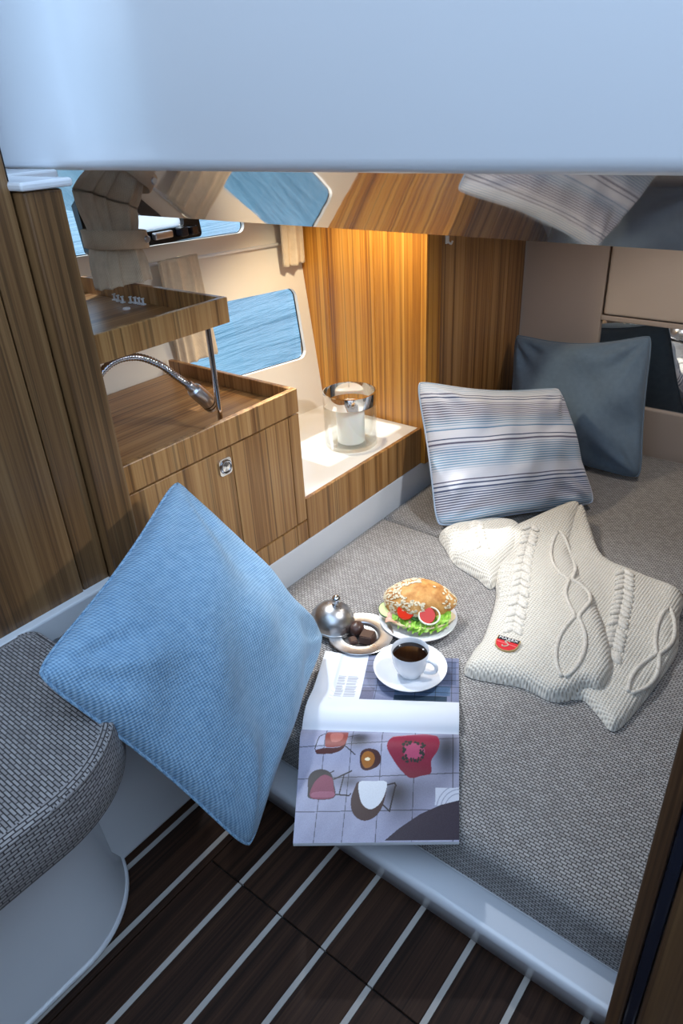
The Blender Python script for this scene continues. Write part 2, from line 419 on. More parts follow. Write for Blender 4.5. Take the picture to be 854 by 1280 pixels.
obj('wall_right', box(.66, 2.43, -.66, -.6, 0, 1.2), M['beige'], label='beige side wall at the far end of the berth', cat='wall', kind='structure')

# ---- overhead moulding: big front face, polished sloping underside, ceiling behind
prof = [(.77, 2.6), (.77, 1.196), (.7715, 1.188), (.776, 1.182), (.783, 1.1785)]
und = [(.783, 1.1785), (1.098, 1.0555), (1.106, 1.0565), (1.11, 1.063), (1.11, 1.13)]
def extr(pr, y0, y1):
    n = len(pr); V = [(x, y0, z) for x, z in pr]+[(x, y1, z) for x, z in pr]
    return V, [(i, i+1, n+i+1, n+i) for i in range(n-1)]
ce = empty('ceiling', (1.2, .5, 1.05), 'white moulded overhead step with polished sloping underside', 'ceiling', kind='structure')
obj('front_face', extr(prof, -.66, 1.76), M['blue'], ce, smooth=True)
obj('underside', extr(und[:2], -.66, 1.76), M['underside'], ce)
obj('rear_edge', extr(und[1:], -.66, 1.76), M['blue'], ce, smooth=60)
obj('head_lining', box(1.11, 2.45, -.66, 1.59, 1.13, 1.2), M['cream'], ce)
obj('deck', join(box(.79, 2.45, -.66, 1.95, 1.47, 1.52), box(.56, .788, 1.43, 1.95, 1.47, 1.52)), M['white'], ce)  # second unseen slab added to stop sun leaking in

# ---- berth
bb = empty('berth_base', (1.5, .2, 0), 'low white moulded berth base with raised front edge', 'bed base')
obj('platform', box(.66, 2.384, -.6, 1.115, 0, .072), M['white'], bb)
n = 8
pr = [(.649, 0), (.646, .004), (.630, .066)]+[(.630+.012*(1-math.cos(math.radians(a))), .070+.012*math.sin(math.radians(a))) for a in (0, 30, 60, 90)]+[(.69, .081), (.70, .071)]
obj('front_lip', extr(pr[::-1], -.6, 1.115), M['lip'], bb, smooth=50)
def cushion(name, x0, x1, y0, y1, z0, z1, mat, label, seed=0):
    b = .030
    def axis(a0, a1, n):
        e = [b*(1-math.cos(math.radians(t))) for t in (0, 15, 30, 45, 60, 75, 90)]
        return np.array([a0+v for v in e[:-1]]+list(np.linspace(a0+b, a1-b, n))+[a1-v for v in e[:-1]][::-1])
    xs, ys = axis(x0, x1, 50), axis(y0, y1, 90); X, Y = np.meshgrid(xs, ys)
    d = np.minimum(np.minimum(X-x0, x1-X), np.minimum(Y-y0, y1-Y)); q = np.clip(b-d, 0, b)
    Z = z1-(b-np.sqrt(np.maximum(b*b-q*q, 0)))+-.0018+vnoise(X*9, Y*9, seed)*.0010*np.clip(d/.08, 0, 1)
    nx, ny = len(xs), len(ys); V = np.stack([X, Y, Z], -1).reshape(-1, 3).tolist(); idx = np.arange(nx*ny).reshape(ny, nx)
    def uvof(x, y, z):
        dz = z1-z; ex = min(x-x0, x1-x); ey = min(y-y0, y1-y)
        return (y+(dz if (y1-y < b and ey <= ex) else 0), x-(dz if (x-x0 < b and ex < ey) else 0))
    UV = [uvof(*v) for v in V]; F = [(idx[j, i], idx[j, i+1], idx[j+1, i+1], idx[j+1, i]) for j in range(ny-1) for i in range(nx-1)]
    bd = [idx[0, i] for i in range(nx)]+[idx[j, nx-1] for j in range(1, ny)]+[idx[ny-1, i] for i in range(nx-2, -1, -1)]+[idx[j, 0] for j in range(ny-2, 0, -1)]
    n0 = len(V)
    for k in bd:
        x, y, z = V[k]; V.append([x, y, z0]); UV.append(uvof(x, y, z0))
    for k in range(len(bd)):
        k2 = (k+1) % len(bd); F.append((bd[k2], bd[k], n0+k, n0+k2))
    return obj(name, (V, F), mat, smooth=60, uv=UV, label=label, cat='mattress')
BT = .1635
cushion('mattress', .70, 1.528, -.59, 1.112, .073, BT, M['bed'], 'grey woven front mattress under the magazine and coffee')
cushion('mattress', 1.532, 2.382, -.59, 1.112, .073, BT, M['bed'], 'grey woven rear mattress under the striped cushion')
for x in (1.5295,): pass

# ---- low shelf beside galley
sh = empty('side_shelf', (1.47, 1.3, .24), 'white topped low shelf with teak front holding the candle', 'shelf')
obj('top', box(1.199, 1.754, 1.128, 1.60, .335, .364, .002), M['shelfwhite'], sh)
obj('front_board', box(1.199, 1.754, YG, 1.127, .2435, .3655, .0015), M['wood_v'], sh)
obj('body', box(1.199, 1.754, 1.128, 1.50, .2435, .334), M['white'], sh)

# ---- galley cabinet
gc = empty('galley_cabinet', (.94, 1.3, .24), 'teak galley cabinet with raised rim worktop and lever latch', 'cabinet')
obj('body', box(.682, 1.190, 1.130, 1.52, .2435, .622), M['wood_v'], gc)
d = obj('door', box(.684, .9655, YG, 1.129, .307, .606, .0015), M['wood_v'], gc)
obj('door', box(.9675, 1.157, YG, 1.129, .307, .606, .0015), M['wood_v'], gc)
obj('end_stile', box(1.159, 1.196, YG, 1.53, .307, .606, .0015), M['wood_v'], gc)
obj('plinth_board', box(.684, 1.155, YG, 1.129, .2435, .303, .0015), M['wood_v'], gc)
obj('plinth_end', box(1.1565, 1.196, YG, 1.52, .2435, .303, .0015), M['wood_v'], gc)
obj('front_rim', box(.682, 1.196, 1.113, 1.128, .6105, .671, .002), M['wood_v'], gc)
obj('side_rim', box(1.183, 1.196, 1.129, 1.575, .6105, .671, .002), M['wood_v'], gc)
obj('worktop', box(.682, 1.182, 1.129, 1.575, .6225, .635), M['wood_h'], gc)
lp = [(p[0], YG, p[1]) for p in rrect(.922, .958, .548, .588, .008)]
V, F = prism([(p[0], p[2]) for p in lp], 0, .005); latch = obj('latch', ([(a, YG-c, b) for a, b, c in V], [f[::-1] for f in F]), M['chrome'], d, smooth=30)
def ring(c, R, r, ax=1, n=32, k=8):
    P = []
    for i in range(n):
        a = 2*math.pi*i/n; q = [0, 0, 0]; q[(ax+1) % 3] = R*math.cos(a); q[(ax+2) % 3] = R*math.sin(a); P.append([c[j]+q[j] for j in range(3)])
    return tube(P, r, k, closed=True)
# latch details stay at the sub-part level, joined to one dial
Vd, Fd = join(ring((.940, YG-.006, .568), .0145, .0025), xf(lathe([(.0005, 0), (.010, 0), (.011, .003), (.0005, .004)], 24), Matrix.Translation((.940, YG-.004, .568)) @ Matrix.Rotation(math.pi/2, 4, 'X')))
obj('latch_ring', (Vd, Fd), M['chrome'], d, smooth=40)

# ---- upper tray shelf with chrome rod
tr_ = empty('tray_shelf', (.84, 1.3, .876), 'small teak tray shelf on a chrome rod above the worktop', 'shelf')
obj('front_rim', box(.681, 1.002, 1.105, 1.118, .876, .928, .0015), M['wood_v'], tr_)
obj('side_rim', box(.989, 1.002, 1.119, 1.60, .876, .928, .0015), M['wood_v'], tr_)
obj('tray_floor', box(.681, .988, 1.119, 1.60, .880, .890), M['wood_h'], tr_)
obj('rod', tube([(.978, 1.15, .6355), (.978, 1.15, .881)], .006, 14), M['chrome'], tr_, smooth=40)

# ---- seat on the left
def offs(poly, d):
    P = [np.array(p, float) for p in poly]; n = len(P); out = []
    for i in range(n):
        t = P[(i+1) % n]-P[i-1]; t /= np.linalg.norm(t)+1e-9; nn = np.array([t[1], -t[0]]); out.append(P[i]-nn*d)
    return out
def seat_outline(x1, y0, y1, r, xb=-1.5):
    P = [(xb, y0)]
    for k in range(25):
        a = math.radians(-90+90*k/24); P.append((x1-r+r*math.cos(a), y0+r*math.sin(a)*1.0+r))
    for k in range(9):
        a = math.radians(90*k/8); P.append((x1-.03+.03*math.cos(a), y1-.03+.03*math.sin(a)))
    P.append((xb, y1)); return P
def ringstack(poly, levels):
    """levels: (inset, z); capped on top and bottom. UV: perimeter by height on the sides, plan on the cap"""
    n = len(poly); V, UV, F = [], [], []
    per = [0.]
    for i in range(1, n): per.append(per[-1]+math.dist(poly[i], poly[i-1]))
    h = 0; pz = None
    for ins, z in levels:
        q = offs(poly, ins)
        if pz is not None: h += math.hypot(z-pz[1], ins-pz[0])
        pz = (ins, z)
        for i, p in enumerate(q): V.append((p[0], p[1], z)); UV.append((per[i], h))
    L = len(levels)
    for l in range(L-1):
        for i in range(n-1): F.append((l*n+i, l*n+i+1, (l+1)*n+i+1, (l+1)*n+i))
    b = len(V); q = offs(poly, levels[-1][0])
    for p in q: V.append((p[0], p[1], levels[-1][1])); UV.append((p[1], p[0]))
    F.append(list(range(b, b+n)))
    return (V, F), UV
ST = .466
so_ = seat_outline(.425, .715, 1.095, .20)
sb = empty('bench_seat', (.1, .9, 0), 'white moulded bench with rounded end under the grey seat pad', 'bench')
VF, UV = ringstack(seat_outline(.385, .80, 1.09, .17), [(0, 0), (0, .02), (.012, .05), (.03, .36), (.03, .362)])
obj('base', VF, M['white'], sb, smooth=50, uv=UV)
foot = [(p[0], p[1], .006) for p in seat_outline(.385, .80, .905, .17)[:24]]
obj('foot_trim', tube(foot, .006, 8), M['white'], sb, smooth=True)
sp = empty('seat_pad', (.1, .9, .364), 'thick grey striped seat pad with rounded corner and welted edge', 'seat pad')
VF, UV = ringstack(so_, [(.006, .364), (0, .372), (-.004, .415), (0, .460), (.004, .463), (.014, ST), (.016, ST)])
obj('cover', VF, M['seat'], sp, smooth=45, uv=UV)
edge = [(p[0], p[1], ST-.006) for p in offs(so_, .004)[1:-1]]
obj('welt', tube(edge, .0045, 8), M['seat'], sp, smooth=True)

# ---- foreground bulkhead
bk = empty('wall_front', (.6, -.2, 0), 'dark teak bulkhead edge beside the berth foot', 'wall', kind='structure')
obj('edge_strip', box(.596, .63, .050, .069, 0, 1.14, .003), M['wood_dark'], bk)
obj('gasket', box(.600, .63, .033, .0495, 0, 1.14, .004, 3), M['gasket'], bk)
obj('panel', box(.596, .63, -.9, .0325, 0, 1.14, .003), M['wood_dark'], bk)

obj('wall_side_blocker', box(-.60, .594, -.82, -.78, 0, 1.30), M['wood_dark'], label='added unseen dark wall holding back low side light', cat='wall', kind='structure')  # added out of view so the bench base is lit only from above
obj('wall_rear_blocker', box(-.66, -.61, -.82, 1.118, 0, 1.30), M['wood_dark'], label='added unseen dark wall holding back low light from behind', cat='wall', kind='structure')  # added out of view to cut low sky light from behind

# ---- sea
obj('sea', ([(-60, 2.2, -.55), (60, 2.2, -.55), (60, 140, -.55), (-60, 140, -.55)], [(0, 1, 2, 3)]), M['sea'], label='rippled blue sea outside the hull windows', cat='sea', kind='stuff')

exec_marker = True
# ================================================================== SOFT THINGS
def pillow(name, TL, TR, BR, BL, thick, mat, label, seed, wr=.004, flip=1, ears=.035, n=56, group=None, cat='cushion', stripes=False, frontbias=.55, dent=0., grow=1.045, sag=0.):
    TL, TR, BR, BL = [np.array(p, float) for p in (TL, TR, BR, BL)]
    ct = (TL+TR+BR+BL)/4; TL, TR, BR, BL = [ct+(p-ct)*grow for p in (TL, TR, BR, BL)]
    N = np.cross(TR-TL, BL-TL); N /= np.linalg.norm(N); N *= flip
    w_ = np.linalg.norm(TR-TL); h_ = np.linalg.norm(BL-TL)
    us = np.linspace(-1, 1, n); uu, vv = np.meshgrid(us, us)
    # pull sides inward between the corners
    a = uu*(1-ears*(1-vv**2)*1.6); b = vv*(1-ears*(1-uu**2)*1.6)
    cr = 1-.055*(np.abs(uu)*np.abs(vv))**7; a = a*cr; b = b*cr
    s = ((a+1)/2)[..., None]; t = ((b+1)/2)[..., None]
    P = TL*(1-s)*(1-t)+TR*s*(1-t)+BR*s*t+BL*(1-s)*t
    P = P+((BL+BR-TL-TR)/2)*(sag*(1-uu**2)*np.clip(-vv, 0, 1)**2)[..., None]
    prof = np.clip((1-np.abs(uu)**2.4), 0, 1)**.55*np.clip((1-np.abs(vv)**2.4), 0, 1)**.55
    edge = np.clip((1-np.maximum(np.abs(uu), np.abs(vv)))*6, 0, 1)
    wn = vnoise(uu*2.6+vv*1.1, vv*3.0, seed)*wr*2*prof+vnoise(uu*7, vv*6+uu*2, seed+1)*wr*.7*edge
    # radial puckers from the corners
    pk = 0
    for cu, cv in ((-1, -1), (1, -1), (1, 1), (-1, 1)):
        ang = np.arctan2(vv-cv, uu-cu); rr = np.hypot(uu-cu, vv-cv)
        pk = pk+np.sin(ang*11+seed)*np.exp(-((rr-.45)/.28)**2)*wr*.55
    wn = wn+pk*edge
    dn = -dent*np.exp(-((uu-.75)**2/.08+(vv-.25)**2/.06))
    front = P+N*((thick*frontbias*prof+wn+dn*prof))[..., None]
    back = P-N*((thick*(1-frontbias)*prof))[..., None]
    idx = np.arange(n*n).reshape(n, n)
    V = list(front.reshape(-1, 3)); F = []; UV = [(x*w_/2, -y*h_/2) for x, y in zip(uu.ravel(), vv.ravel())]
    nb = {}
    for j in range(n):
        for i in range(n):
            if i in (0, n-1) or j in (0, n-1): nb[(j, i)] = idx[j, i]
            else: nb[(j, i)] = len(V); V.append(back[j, i]); UV.append((uu[j, i]*w_/2, -vv[j, i]*h_/2))
    for j in range(n-1):
        for i in range(n-1):
            q = [idx[j, i], idx[j+1, i], idx[j+1, i+1], idx[j, i+1]]
            F.append(q if flip > 0 else q[::-1])
            q = [nb[(j, i)], nb[(j, i+1)], nb[(j+1, i+1)], nb[(j+1, i)]]
            F.append(q if flip > 0 else q[::-1])
    base = np.array(V).min(0); ctr = np.array(V).mean(0)
    e = empty(name, (ctr[0], ctr[1], base[2]), label, cat, group)
    obj('cover', (V, F), mat, e, smooth=True, uv=UV)
    loop = [front[0, i] for i in range(n)]+[front[j, n-1] for j in range(1, n)]+[front[n-1, i] for i in range(n-2, -1, -1)]+[front[j, 0] for j in range(n-2, 0, -1)]
    VFt = tube(loop, .0028, 6, closed=True)
    obj('seam', VFt, mat, e, smooth=True, uv=[(k*.001, .2) for k in range(len(VFt[0]))])
    return e

pillow('cushion', (.757, 1.045, .628), (.918, .840, .229), (.484, .653, .144), (.312, .836, .574), .17, M['bluepillow'],
       'light blue woven cushion leaning across the floor gap', 3, wr=.012, flip=-1, ears=.042)

def stripemat():
    a = MT('blue_striped_cotton'); tc = a.n('ShaderNodeTexCoord'); sx = a.n('ShaderNodeSeparateXYZ', {0: tc.outputs['UV']})
    v = a.math('ADD', a.math('MULTIPLY', sx.outputs[1], 1/.46), .5)      # 0 bottom .. 1 top
    v = a.math('ADD', v, a.math('MULTIPLY', a.math('SUBTRACT', a.noise(tc.outputs['UV'], 4, 1), .5), .03))
    W = s2l((222, 224, 234)); B1 = s2l((86, 132, 172)); B2 = s2l((66, 78, 112)); PU = s2l((92, 88, 112)); TE = s2l((92, 150, 186))
    band = a.ramp(v, [(0, TE), (.07, TE), (.12, PU), (.22, B2), (.27, W), (.34, W), (.38, TE), (.46, TE), (.50, B1), (.56, W), (.62, W), (.66, TE), (.74, PU), (.82, PU), (.86, W), (.92, TE), (1, B1)])
    amt = a.ramp(v, [(0, (.9,)*3), (.22, (1,)*3), (.27, (.15,)*3), (.36, (.2,)*3), (.40, (.85,)*3), (.52, (.9,)*3), (.56, (.1,)*3), (.64, (.2,)*3), (.68, (.9,)*3), (.82, (.95,)*3), (.87, (.3,)*3), (1, (.8,)*3)])
    st = a.math('SINE', a.math('MULTIPLY', v, 2*math.pi*62))
    st = a.ramp(a.math('ADD', a.math('MULTIPLY', st, .5), .5), [(.30, (0, 0, 0)), (.62, (1, 1, 1))])
    fac = a.math('MULTIPLY', st, amt)
    c = a.mix(fac, W, band)
    # bold lines
    for pos, wd, cc in ((.245, .006, B2), (.275, .005, B2), (.545, .006, PU), (.575, .004, B2), (.30, .004, PU), (.86, .005, B2), (.885, .004, PU), (.64, .004, B1)):
        dd = a.math('ABSOLUTE', a.math('SUBTRACT', v, pos)); mm = a.math('LESS_THAN', dd, wd); c = a.mix(mm, c, cc)
    nz = a.noise(tc.outputs['UV'], 700, 2)
    c = a.mix(a.math('MULTIPLY', nz, .18), c, s2l((150, 155, 170)))
    a.P(color=c, rough=.9, spec=.15, sheen=.15); a.bump(a.math('ADD', a.math('MULTIPLY', st, .6), nz), .35, .0008); return a.m
M['stripe'] = stripemat()
pillow('cushion', (2.285, 1.066, .535), (2.318, .627, .585), (2.145, .542, .178), (2.13, 1.00, .180), .16, M['greypillow'],
       'plain grey blue cushion leaning on the beige back wall', 11, wr=.014, flip=-1, ears=.03, dent=.03, grow=1.03, sag=.06)
pillow('cushion', (1.675, 1.080, .550), (2.05, .800, .462), (1.905, .595, .184), (1.530, .915, .182), .17, M['stripe'],
       'blue and white striped cushion in front of the plain one', 21, wr=.014, flip=-1, ears=.025, dent=.03, grow=1.025, sag=.04)

# ---- sweater
def knit():
    a = MT('cream_knit'); tc = a.n('ShaderNodeTexCoord'); v = a.n('ShaderNodeMapping', {'Vector': tc.outputs['Object'], 'Rotation': (0, 0, .9)}).outputs[0]
    sx = a.n('ShaderNodeSeparateXYZ', {0: v}); k = 2*math.pi/.0085
    h = a.math('MULTIPLY', a.math('SINE', a.math('MULTIPLY', sx.outputs[0], k)), a.math('SINE', a.math('MULTIPLY', sx.outputs[1], k*.8)))
    h = a.math('ADD', a.math('MULTIPLY', h, .5), .5); nz = a.noise(v, 300, 3)
    c = a.ramp(a.math('ADD', a.math('MULTIPLY', h, .7), a.math('MULTIPLY', nz, .3)), [(.12, s2l((166, 157, 144))), (.5, s2l((224, 218, 207)))])  # hollows between stitches darkened in the colour so the relief shows
    a.P(color=c, rough=.95, spec=.1, sheen=.3); a.bump(a.math('ADD', h, a.math('MULTIPLY', nz, .4)), .8, .0025); return a.m
def yarn():
    a = MT('cream_cable_yarn'); v = a.coord('Object'); nz = a.noise(v, 260, 3); wv = a.noise(v, 90, 2)
    c = a.ramp(nz, [(.3, s2l((196, 188, 176))), (.6, s2l((228, 222, 212)))])
    a.P(color=c, rough=.95, spec=.1, sheen=.3); a.bump(wv, .6, .002); return a.m
M['knit'] = knit(); M['yarn'] = yarn()
def pip(px, py, poly):
    ins = np.zeros(px.shape, bool); n = len(poly)
    for i in range(n):
        x0, y0 = poly[i]; x1, y1 = poly[(i+1) % n]
        c = ((y0 > py) != (y1 > py)) & (px < (x1-x0)*(py-y0)/((y1-y0)+1e-15)+x0); ins ^= c
    return ins
def near(px, py, poly):
    best = np.full(px.shape, 1e9); bx = px.copy(); by = py.copy(); n = len(poly)
    for i in range(n):
        x0, y0 = poly[i]; x1, y1 = poly[(i+1) % n]; dx, dy = x1-x0, y1-y0
        t = np.clip(((px-x0)*dx+(py-y0)*dy)/(dx*dx+dy*dy+1e-15), 0, 1); qx, qy = x0+t*dx, y0+t*dy
        d = np.hypot(px-qx, py-qy); mk = d < best; best = np.where(mk, d, best); bx = np.where(mk, qx, bx); by = np.where(mk, qy, by)
    return best, bx, by
class Puff:
    def __init__(s, ctrl, base, T, r, seed, lump=.004, res=.005):
        s.poly = [tuple(p) for p in smoothpath(ctrl, 6, True)]; s.base, s.T, s.r, s.seed, s.lump, s.res = base, T, r, seed, lump, res
    def top(s, x, y):
        x = np.asarray(x, float); y = np.asarray(y, float)
        d, _, _ = near(x, y, s.poly); d = np.where(pip(x, y, s.poly), d, 0)
        k = np.clip(d/s.r, 0, 1); prof = np.sqrt(1-(1-k)**2)
        T = s.T(x, y) if callable(s.T) else s.T
        return s.base(x, y)+T*prof+vnoise(x*16, y*16, s.seed)*s.lump*k
    def mesh(s):
        P = np.array(s.poly); lo, hi = P.min(0)-s.res, P.max(0)+s.res
        nx, ny = [int(v) for v in np.ceil((hi-lo)/s.res)+1]
        gx, gy = np.meshgrid(lo[0]+np.arange(nx)*s.res, lo[1]+np.arange(ny)*s.res)
        cx, cy = gx[:-1, :-1]+s.res/2, gy[:-1, :-1]+s.res/2
        cell = pip(cx, cy, s.poly)
        cnt = np.zeros((ny, nx), int)
        for a in (0, 1):
            for b in (0, 1): cnt[a:ny-1+a, b:nx-1+b] += cell
        bnd = (cnt > 0) & (cnt < 4); _, bx, by = near(gx, gy, s.poly)
        X = np.where(bnd, bx, gx); Y = np.where(bnd, by, gy)
        Z = s.top(X, Y); Z = np.where(bnd, s.base(X, Y), Z)
        idx = np.full((ny, nx), -1); use = cnt > 0; idx[use] = np.arange(use.sum())
        V = np.stack([X[use], Y[use], Z[use]], 1)
        jj, ii = np.nonzero(cell)
        F = np.stack([idx[jj, ii], idx[jj, ii+1], idx[jj+1, ii+1], idx[jj+1, ii]], 1)
        return V, F.tolist()
def zb0(x, y): return BT+.001+np.clip((np.asarray(x)-1.58)/.2, 0, 1)**1.5*.055+0*np.asarray(y)
lowC = [(1.60, .60), (1.795, .605), (1.74, .55), (1.645, .47), (1.625, .372), (1.605, .262), (1.50, .235), (1.385, .206), (1.29, .208), (1.163, .219), (1.080, .236), (1.10, .275), (1.125, .315), (1.12, .36), (1.25, .48), (1.45, .58)]
upC = [(1.60, .752), (1.70, .70), (1.80, .612), (1.73, .585), (1.62, .55), (1.53, .478), (1.45, .418), (1.325, .338), (1.23, .293), (1.158, .292), (1.142, .322), (1.10, .345), (1.083, .375), (1.086, .434), (1.051, .548), (1.12, .572), (1.178, .577), (1.334, .625), (1.425, .676), (1.53, .715)]
slC = [(1.505, .895), (1.555, .893), (1.60, .868), (1.655, .80), (1.66, .72), (1.55, .67), (1.44, .66), (1.365, .655), (1.385, .705), (1.41, .785), (1.46, .845)]
low = Puff(lowC, zb0, .022, .035, 3, .006)
def zb1(x, y): return np.where(low.top(x, y) > BT+.012, low.top(x, y)-.010, zb0(x, y))
slv = Puff(slC, zb0, .034, .045, 9, .006)
upp = Puff(upC, zb0, lambda x, y: .028+.016*np.clip((np.asarray(y)*-1+.48)/.15, 0, 1), .035, 5, .007)
sw = empty('sweater', (1.4, .5, BT), 'cream cable knit sweater thrown on the mattress', 'sweater')
for nm, pf in (('back_panel', low), ('front_panel', upp), ('sleeve', slv)):
    obj(nm, pf.mesh(), M['knit'], sw, smooth=True)
def ztop(x, y, pf): return float(pf.top(np.array([x]), np.array([y]))[0])
def leafcable(path, pf, wd=.022, step=.021):
    P = smoothpath([(p[0], p[1]) for p in path], 12); parts = []
    L = [0]
    for i in range(1, len(P)): L.append(L[-1]+np.linalg.norm(P[i]-P[i-1]))
    s = step/2
    while s < L[-1]:
        i = np.searchsorted(L, s); i = min(max(i, 1), len(P)-1)
        d = P[i]-P[i-1]; d /= np.linalg.norm(d); nn = np.array([-d[1], d[0]])
        for sg in (-1, 1):
            c = P[i]+nn*sg*wd*.45; ax = d*.8+nn*sg*.75; ax /= np.linalg.norm(ax); bx = np.array([-ax[1], ax[0]])
            V, F = lathe([(.0001, -1), (.55, -.8), (.95, -.3), (1, .1), (.8, .6), (.45, .88), (.0001, 1)], 10)
            q = []
            for x, y, z in V:
                p = c+ax*z*.0185+bx*x*.0085; q.append((p[0], p[1], ztop(c[0], c[1], pf)+.0005+y*.0065))
            parts.append((q, F))
        s += step
    return join(*parts)
def rope(path, pf, r=.0065, off=.002):
    P = smoothpath([(p[0], p[1]) for p in path], 8)
    return tube([(p[0], p[1], ztop(p[0], p[1], pf)+off) for p in P], r, 8)
obj('cable', leafcable([(1.66, .685), (1.50, .632), (1.352, .572), (1.215, .522)], upp), M['yarn'], sw, smooth=True)
obj('cable', leafcable([(1.595, .40), (1.50, .368), (1.423, .350), (1.25, .310)], low), M['yarn'], sw, smooth=True)
obj('cable', leafcable([(1.60, .83), (1.53, .785), (1.47, .74)], slv, .018, .019), M['yarn'], sw, smooth=True)
def diamonds(path, pf, wd, nseg):
    P = smoothpath([(p[0], p[1]) for p in path], 10); L1, L2 = [], []
    for i, p in enumerate(P):
        d = P[min(i+1, len(P)-1)]-P[max(i-1, 0)]; d /= np.linalg.norm(d); nn = np.array([-d[1], d[0]])
        a = abs(math.sin(math.pi*nseg*i/(len(P)-1)))*wd+.003
        L1.append(p+nn*a); L2.append(p-nn*a)
    return join(*[tube([(q[0], q[1], ztop(q[0], q[1], pf)+.001) for q in L], .0048, 8) for L in (L1, L2)])
obj('diamond_cable', diamonds([(1.66, .605), (1.50, .515), (1.42, .452), (1.28, .405), (1.13, .365)], upp, .026, 3), M['yarn'], sw, smooth=True)
obj('diamond_cable', diamonds([(1.50, .262), (1.38, .238), (1.28, .235), (1.18, .243)], low, .016, 2), M['yarn'], sw, smooth=True)
for k in range(7):
    t = k/6; y = .650-.030*t; x = 1.40-.14*t
    pass
hem = [(1.068, .535), (1.10, .43), (1.098, .385)]
cuff = []
for k in range(9):
    t = k/8; a = np.array([1.50, .885])*(1-t)+np.array([1.42, .79])*t; b = a+np.array([.035, -.035])
    cuff.append(rope([a+(b-a)*.15, (a+b)/2, b], slv, .0042, -.001))
obj('cuff_rib', join(*cuff), M['yarn'], sw, smooth=True)
ribs = []
for k in range(9):
    t = k/8; a = np.array([1.45, .683])*(1-t)+np.array([1.30, .608])*t; b = a+np.array([.02, -.04])
    ribs.append(rope([a+(b-a)*.2, (a+b)/2, b], upp, .0042, -.0012))
obj('side_rib', join(*ribs), M['yarn'], sw, smooth=True)
# badge
bu = np.array([.008, -.051]); bu /= np.linalg.norm(bu); bv = np.array([.98, .16]); bv -= bu*(bv@bu); bv /= np.linalg.norm(bv)
bc = np.array([1.156, .508]); BZ = ztop(bc[0], bc[1], upp)+.006
def bmap(VF, lift=0):
    return [(bc[0]+bu[0]*x+bv[0]*y, bc[1]+bu[1]*x+bv[1]*y, BZ+lift+z+(.18*x*0)) for x, y, z in VF[0]], VF[1]
shield = [(-.0255, .022), (.0255, .022), (.0255, .0), (.022, -.012), (.012, -.021), (0, -.024), (-.012, -.021), (-.022, -.012), (-.0255, .0)]
bd = obj('badge', bmap(prism(shield[::-1], -.006, 0)), plain('badge_gold_edge', (190, 160, 110), .4), sw, label='red shield badge with black name bar')
sc2 = [(x*.93, (y-.0)*.93) for x, y in shield]
obj('badge_field', bmap(prism(sc2[::-1], 0, .0006)), plain('badge_red', (206, 32, 44), .5), bd)
obj('name_bar', bmap(prism([(-.0237, .0080), (.0237, .0080), (.0237, .0205), (-.0237, .0205)], .0006, .0011)), plain('badge_black', (24, 26, 34), .5), bd)
V, F = text2d('MAREX', .0110); obj('lettering', bmap(([(x*1.22, y+.0142, z+.0016) for x, y, z in V], F)), plain('badge_white', (235, 235, 235), .5), bd)
sh_p = smoothpath([(.006, .007), (0, .009), (-.005, .005), (.002, .0), (.005, -.005), (0, -.011), (-.006, -.012), (-.007, -.008)], 5)
obj('emblem', bmap(tube([(p[0], p[1], .0012) for p in sh_p], .0014, 6)), plain('badge_silver', (196, 190, 170), .35), bd, smooth=True)
obj('emblem_stripe', bmap(prism([(-.022, .000), (.022, -.0035), (.022, -.0015), (-.022, .002)], .0006, .0009)), plain('badge_pink', (232, 130, 130), .5), bd)

